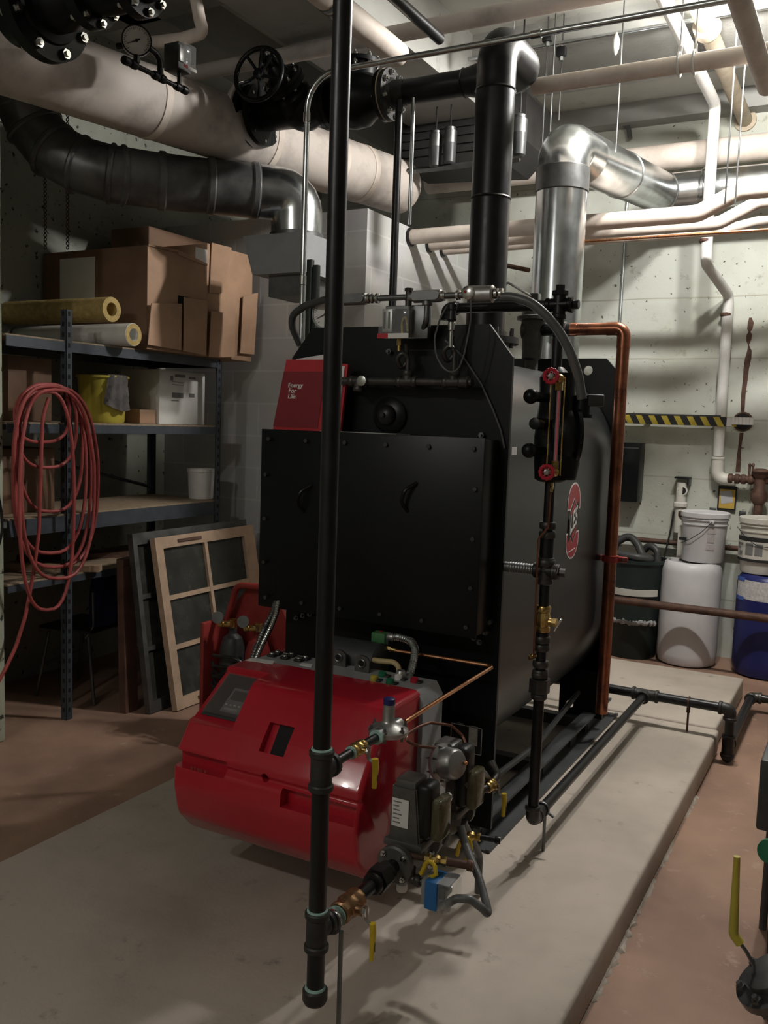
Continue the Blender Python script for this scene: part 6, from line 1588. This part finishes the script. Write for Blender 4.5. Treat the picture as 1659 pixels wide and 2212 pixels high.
bd = drum('blue_drum', xb, yb_, rb_, hb_, BLUEP, 'blue plastic drum with a taped white label at the right edge')
def curved_label(t, x, y, r, a0, a1, z0, z1, m, nm, n=10, o=.002):
    b = MB(); A_, B_ = [], []
    for i in range(n+1):
        a = a0+(a1-a0)*i/n
        for rr, lst in ((r+o, A_), (r+.0002, B_)):
            lst.append((b.bm.verts.new((x+math.cos(a)*rr, y+math.sin(a)*rr, z0)), b.bm.verts.new((x+math.cos(a)*rr, y+math.sin(a)*rr, z1))))
    for i in range(n):
        b.bm.faces.new((A_[i][0], A_[i+1][0], A_[i+1][1], A_[i][1])); b.bm.faces.new((B_[i][0], B_[i][1], B_[i+1][1], B_[i+1][0]))
        b.bm.faces.new((A_[i][0], B_[i][0], B_[i+1][0], A_[i+1][0])); b.bm.faces.new((A_[i][1], A_[i+1][1], B_[i+1][1], B_[i][1]))
    b.bm.faces.new((A_[0][0], A_[0][1], B_[0][1], B_[0][0])); b.bm.faces.new((A_[-1][0], B_[-1][0], B_[-1][1], A_[-1][1]))
    return b.build(nm, m, t)
zl0, zl1 = at(1620, 1298, y=6.0).z, at(1620, 1256, y=6.0).z
lb_ = curved_label(bd, xb, yb_, rb_, math.radians(-158), math.radians(-40), zl0, zl1, LBL, 'taped_label')
for a0, z in ((-160, zl1-.012), (-160, zl0-.012)): curved_label(bd, xb, yb_, rb_, math.radians(a0), math.radians(a0+26), z, z+.024, mat('blue_tape', (.05, .11, .4), .5), 'blue_tape', 5, .0035)
# buckets on the drums
def bucket(name, x, y, z, r, h, m, label, lidm):
    t = thing(name, (x, y, z), label, 'bucket')
    b = MB(); b.lathe((x, y, z), Z, [(r*.86, 0), (r*.88, .008), (r*.955, h*.74), (r*1.0, h*.745), (r*1.0, h*.765), (r*.955, h*.77), (r*.96, h*.84), (r*1.02, h*.845), (r*1.02, h*.86), (r*.97, h*.865), (r*.975, h*.93)], 40); b.build('pail', m, t)
    b = MB(); b.lathe((x, y, z+h*.9), Z, [(r*1.0, -.004), (r*1.05, 0), (r*1.05, h*.085), (r*1.02, h*.10), (r*.92, h*.085), (r*.05, h*.08)], 40); b.build('lid', lidm, t)
    return t
zb1 = hd+.004; r1 = .148; y1 = yd+.02; x1 = at(1519, 1150, y=y1-r1*.3).x
h1 = at(1515, 1107, y=y1-.1).z-zb1
k1 = bucket('plastic_bucket', x1, y1, zb1, r1, h1, PLAS, 'white lidded bucket with wire bail on top of the white drum', PLAS)
qa_, qb_ = at(1472, 1172, y=y1-.06), at(1538, 1128, y=y1-r1)
b = MB(); b.tube([qa_, at(1490, 1165, y=y1-r1-.0), at(1515, 1150, y=y1-r1-.012), V((qb_.x, y1-r1-.002, qb_.z))], .0022, 8, rad=.1); b.build('wire_bail', IRON, k1)
b = MB(); b.box((qb_.x, y1-r1+.012, qb_.z), (.03, .03, .022), None, .004); b.build('bail_ear', PLAS, k1)
b = MB(); b.bx((at(1470, 1165, y=y1-.05).x-.0, y1-.11, at(1470, 1166, y=y1-.1).z), (at(1483, 1165, y=y1-.1).x, y1-.09, at(1470, 1160, y=y1-.1).z)); b.build('handle_grip', INK, k1)
for (z0, z1, a0, a1) in ((.60, .72, -75, -52), (.42, .58, -73, -54), (.27, .38, -75, -52)):
    curved_label(k1, x1, y1, r1*(.88+.1*(z0+z1)/2)+.001, math.radians(a0), math.radians(a1), zb1+h1*z0, zb1+h1*z1, mat('faint_print', (.50, .46, .46), .5, 0, .2, 80), 'faint_print', 5, .001)
o = MB().bx((x1-.168, y1+.0, hd), (x1-.09, y1+.12, hd+.22), .004).build('white_box', PLAS2); tag(o, 'narrow pale box behind the white bucket on the drum', 'box')
y2_ = yb_+.0; x2_ = at(1640, 1170, y=y2_-.08).x+.02; zb2 = hb_+.004; h2 = at(1620, 1118, y=y2_-.1).z-zb2; r2_ = .15
k2 = bucket('plastic_bucket', x2_, y2_, zb2, r2_, h2, PLAS2, 'cream lidded bucket with black banded label on top of the blue drum', PLAS2)
curved_label(k2, x2_, y2_, r2_*.985, math.radians(-170), math.radians(-20), zb2+h2*.22, zb2+h2*.66, INK, 'black_band', 12, .0015)
lw_ = curved_label(k2, x2_, y2_, r2_*.985+.002, math.radians(-170), math.radians(-20), zb2+h2*.27, zb2+h2*.58, PLAS2, 'cream_label', 12, .001)
for a0, z0, z1, w in ((-160, .50, .54, 22), (-158, .44, .47, 14), (-150, .32, .40, 12), (-128, .34, .55, 20), (-104, .34, .55, 18)): curved_label(k2, x2_, y2_, r2_*.985+.004, math.radians(a0), math.radians(a0+w), zb2+h2*z0, zb2+h2*z1, INKG, 'label_print', 4, .0006)
b = MB(); b.tube([at(1593, 1138, y=y2_-.12), at(1610, 1160, y=y2_-.155), at(1635, 1180, y=y2_-.158), at(1675, 1185, y=y2_-.155)], .0022, 8, rad=.1); b.build('wire_bail', IRON, k2)
# dark green trash cans / tubs left of the drum, coiled hose on top
cxp, cyp = at(1378, 1300, y=6.15).x-.045, 6.21
tr = thing('trash_can', (cxp, cyp, 0), 'dark green plastic trash can behind the copper pipe holding coiled hoses', 'trash can')
zr = at(1380, 1215, y=6.0).z; zw0, zw1 = at(1380, 1292, y=5.97).z, at(1380, 1278, y=5.97).z
rt_ = .205
MB().lathe((cxp, cyp, 0), Z, [(rt_*.78, 0), (rt_*.8, .01), (rt_*.9, zw0-.1), (rt_*.93, zw0), (rt_*.95, zw1), (rt_, zr-.02), (rt_*1.06, zr-.018), (rt_*1.06, zr+.004), (rt_*.98, zr+.004), (rt_*.9, zr-.2)], 36).build('can', TRASH, tr)
curved_label(tr, cxp, cyp, rt_*.955, math.radians(-170), math.radians(-30), zw0, zw1, PLAS2, 'cream_rim_band', 14, .012)
zg = at(1380, 1352, y=5.96).z
b = MB(); rnd = random.Random(8); rj = [rnd.uniform(.009, .022) for _ in range(40)]
b.tube([V((cxp+math.cos(math.radians(-160+i*3.4))*rt_*.905, cyp+math.sin(math.radians(-160+i*3.4))*rt_*.905, zg+rnd.uniform(-.007, .007))) for i in range(40)], lambda q: rj[min(39, int(q*39))], 8)
b.build('plastic_bag_edge', mat('bag_plastic', (.42, .41, .40), .35, 0, .5, 30), tr)
o = MB().tube([V((cxp-.16, cyp-.05, zr-.02)), V((cxp-.13, cyp-.03, zr+.10)), V((cxp-.05, cyp, zr+.155)), V((cxp+.02, cyp-.04, zr+.09)), V((cxp+.06, cyp-.08, zr+.03)), V((cxp+.15, cyp-.12, zr+.01)), V((cxp+.05, cyp-.18, zr+.028)), V((cxp-.12, cyp-.17, zr+.04)), V((cxp-.19, cyp-.06, zr+.05))], .026, 14, rad=.06).build('corrugated_hose', CONDF); tag(o, 'thick grey hose loop heaped on the dark trash can', 'hose')
o = MB().tube([V((cxp+.02, cyp+.03, zr+.02)), V((cxp+.08, cyp+.02, zr+.10)), V((cxp+.14, cyp, zr+.06)), V((cxp+.15, cyp-.02, zr-.03))], .024, 14, rad=.04).build('corrugated_hose', CONDF); tag(o, 'short grey hose hump right of the hose loop on the trash can', 'hose')
# bright angle and pale panel behind the boiler rear
a, c = at(1262, 1225, y=6.2), at(1298, 1265, y=6.2)
# brown guard rail pipe
yg = 5.92
a, c = at(1330, 1294, y=yg), at(1659, 1338, y=yg)
run('rail_pipe', [(-1.9, yg, (a.z+c.z)/2), (2.1, yg, (a.z+c.z)/2)], .026, RUST, 'rusty brown horizontal pipe in front of the drums')
# yellow handled flanged valve, bottom right corner
vx, vy = -.13, 2.06
fc = at(1650, 2105, y=vy)
fv = thing('flanged_ball_valve', (vx, vy, .0), 'flanged ball valve with long yellow lever at the bottom right corner', 'valve')
q = at(1652, 2118, y=vy); zf = q.z
b = MB(); b.lathe((q.x+.02, vy, zf), V((-.55, -.2, .8)), [(.03, -.06), (.03, -.008), (.085, -.006), (.085, .012), (.05, .014), (.05, .03), (.03, .034)], 30); b.build('flange', DULLG, fv)
b = MB(); b.cyl((q.x+.02, vy, zf), (q.x+.20, vy+.02, zf-.06), .045, seg=24); b.build('body', CAST, fv)
b = MB(); bolts(b, (q.x+.02, vy, zf), V((-.55, -.2, .8)), .068, 6, .008, .022); b.build('flange_bolt', DULLG, fv)
hx0, hx1 = at(1592, 1850, y=vy), at(1584, 2018, y=vy)
k = at(1612, 2055, y=vy); k2_ = at(1628, 2085, y=vy)
b = MB(); b.tube([at(1628, 2130, y=vy), k2_, k, hx1], .0045, 4, rad=.01); b.build('lever', DULLG, fv)
b = MB(); b.tube([k+(hx1-k)*.45, hx1, hx0], lambda q: .0105 if q < .96 else .007, 14, rad=.02); b.build('lever_grip', YELP, fv)
b = MB(); b.cyl((q.x+.16, vy+.02, 0), (q.x+.16, vy+.02, zf-.05), .05, seg=22); b.build('riser', CAST, fv)
# green handle and grey cabinet leg at the right edge
gq = at(1655, 1837, y=2.5); t = thing('green_valve_handle', gq, 'green round valve handle peeking in at the right edge', 'valve handle')
MB().lathe(gq+X*.01, V((-.3, -.9, .2)), [(.008, -.02), (.03, -.012), (.033, 0), (.03, .012), (.008, .016)], 24).build('knob', GREENH, t)
q2 = at(1656, 1905, y=2.5); MB().tube([gq+X*.02, gq+V((.03, .01, -.05)), V((q2.x+.02, 2.5, q2.z)), V((q2.x+.03, 2.5, 0.0))], .012, 10, rad=.02).build('stem', IRON, t)
cx0 = at(1640, 1795, z=.32)
t = thing('grey_cabinet', (-.1, 3.2, 0), 'edge of a dark grey equipment cabinet at the right edge', 'cabinet')
a = at(1643, 1640, y=2.9); c = at(1640, 1795, y=2.9)
MB().bx((a.x, 2.9, c.z), (a.x+.6, 3.6, a.z), .01).build('body', DGREY, t)
b = MB()
for x_, y_ in ((a.x+.04, 2.95), (a.x+.55, 2.95), (a.x+.04, 3.55), (a.x+.55, 3.55)): b.cyl((x_, y_, 0), (x_, y_, c.z+.005), .012, seg=10)
b.build('foot', DGREY, t)
# ------------------------------------------------------------------ world and view
w = bpy.data.worlds.new('world'); S.world = w; w.use_nodes = True
w.node_tree.nodes['Background'].inputs['Color'].default_value = (.9, .85, .8, 1); w.node_tree.nodes['Background'].inputs['Strength'].default_value = .0
vs = S.view_settings; vs.view_transform = 'Standard'; vs.look = 'None'; vs.gamma = 1; vs.use_curve_mapping = False; vs.exposure = 0.08
S.display_settings.display_device = 'sRGB'
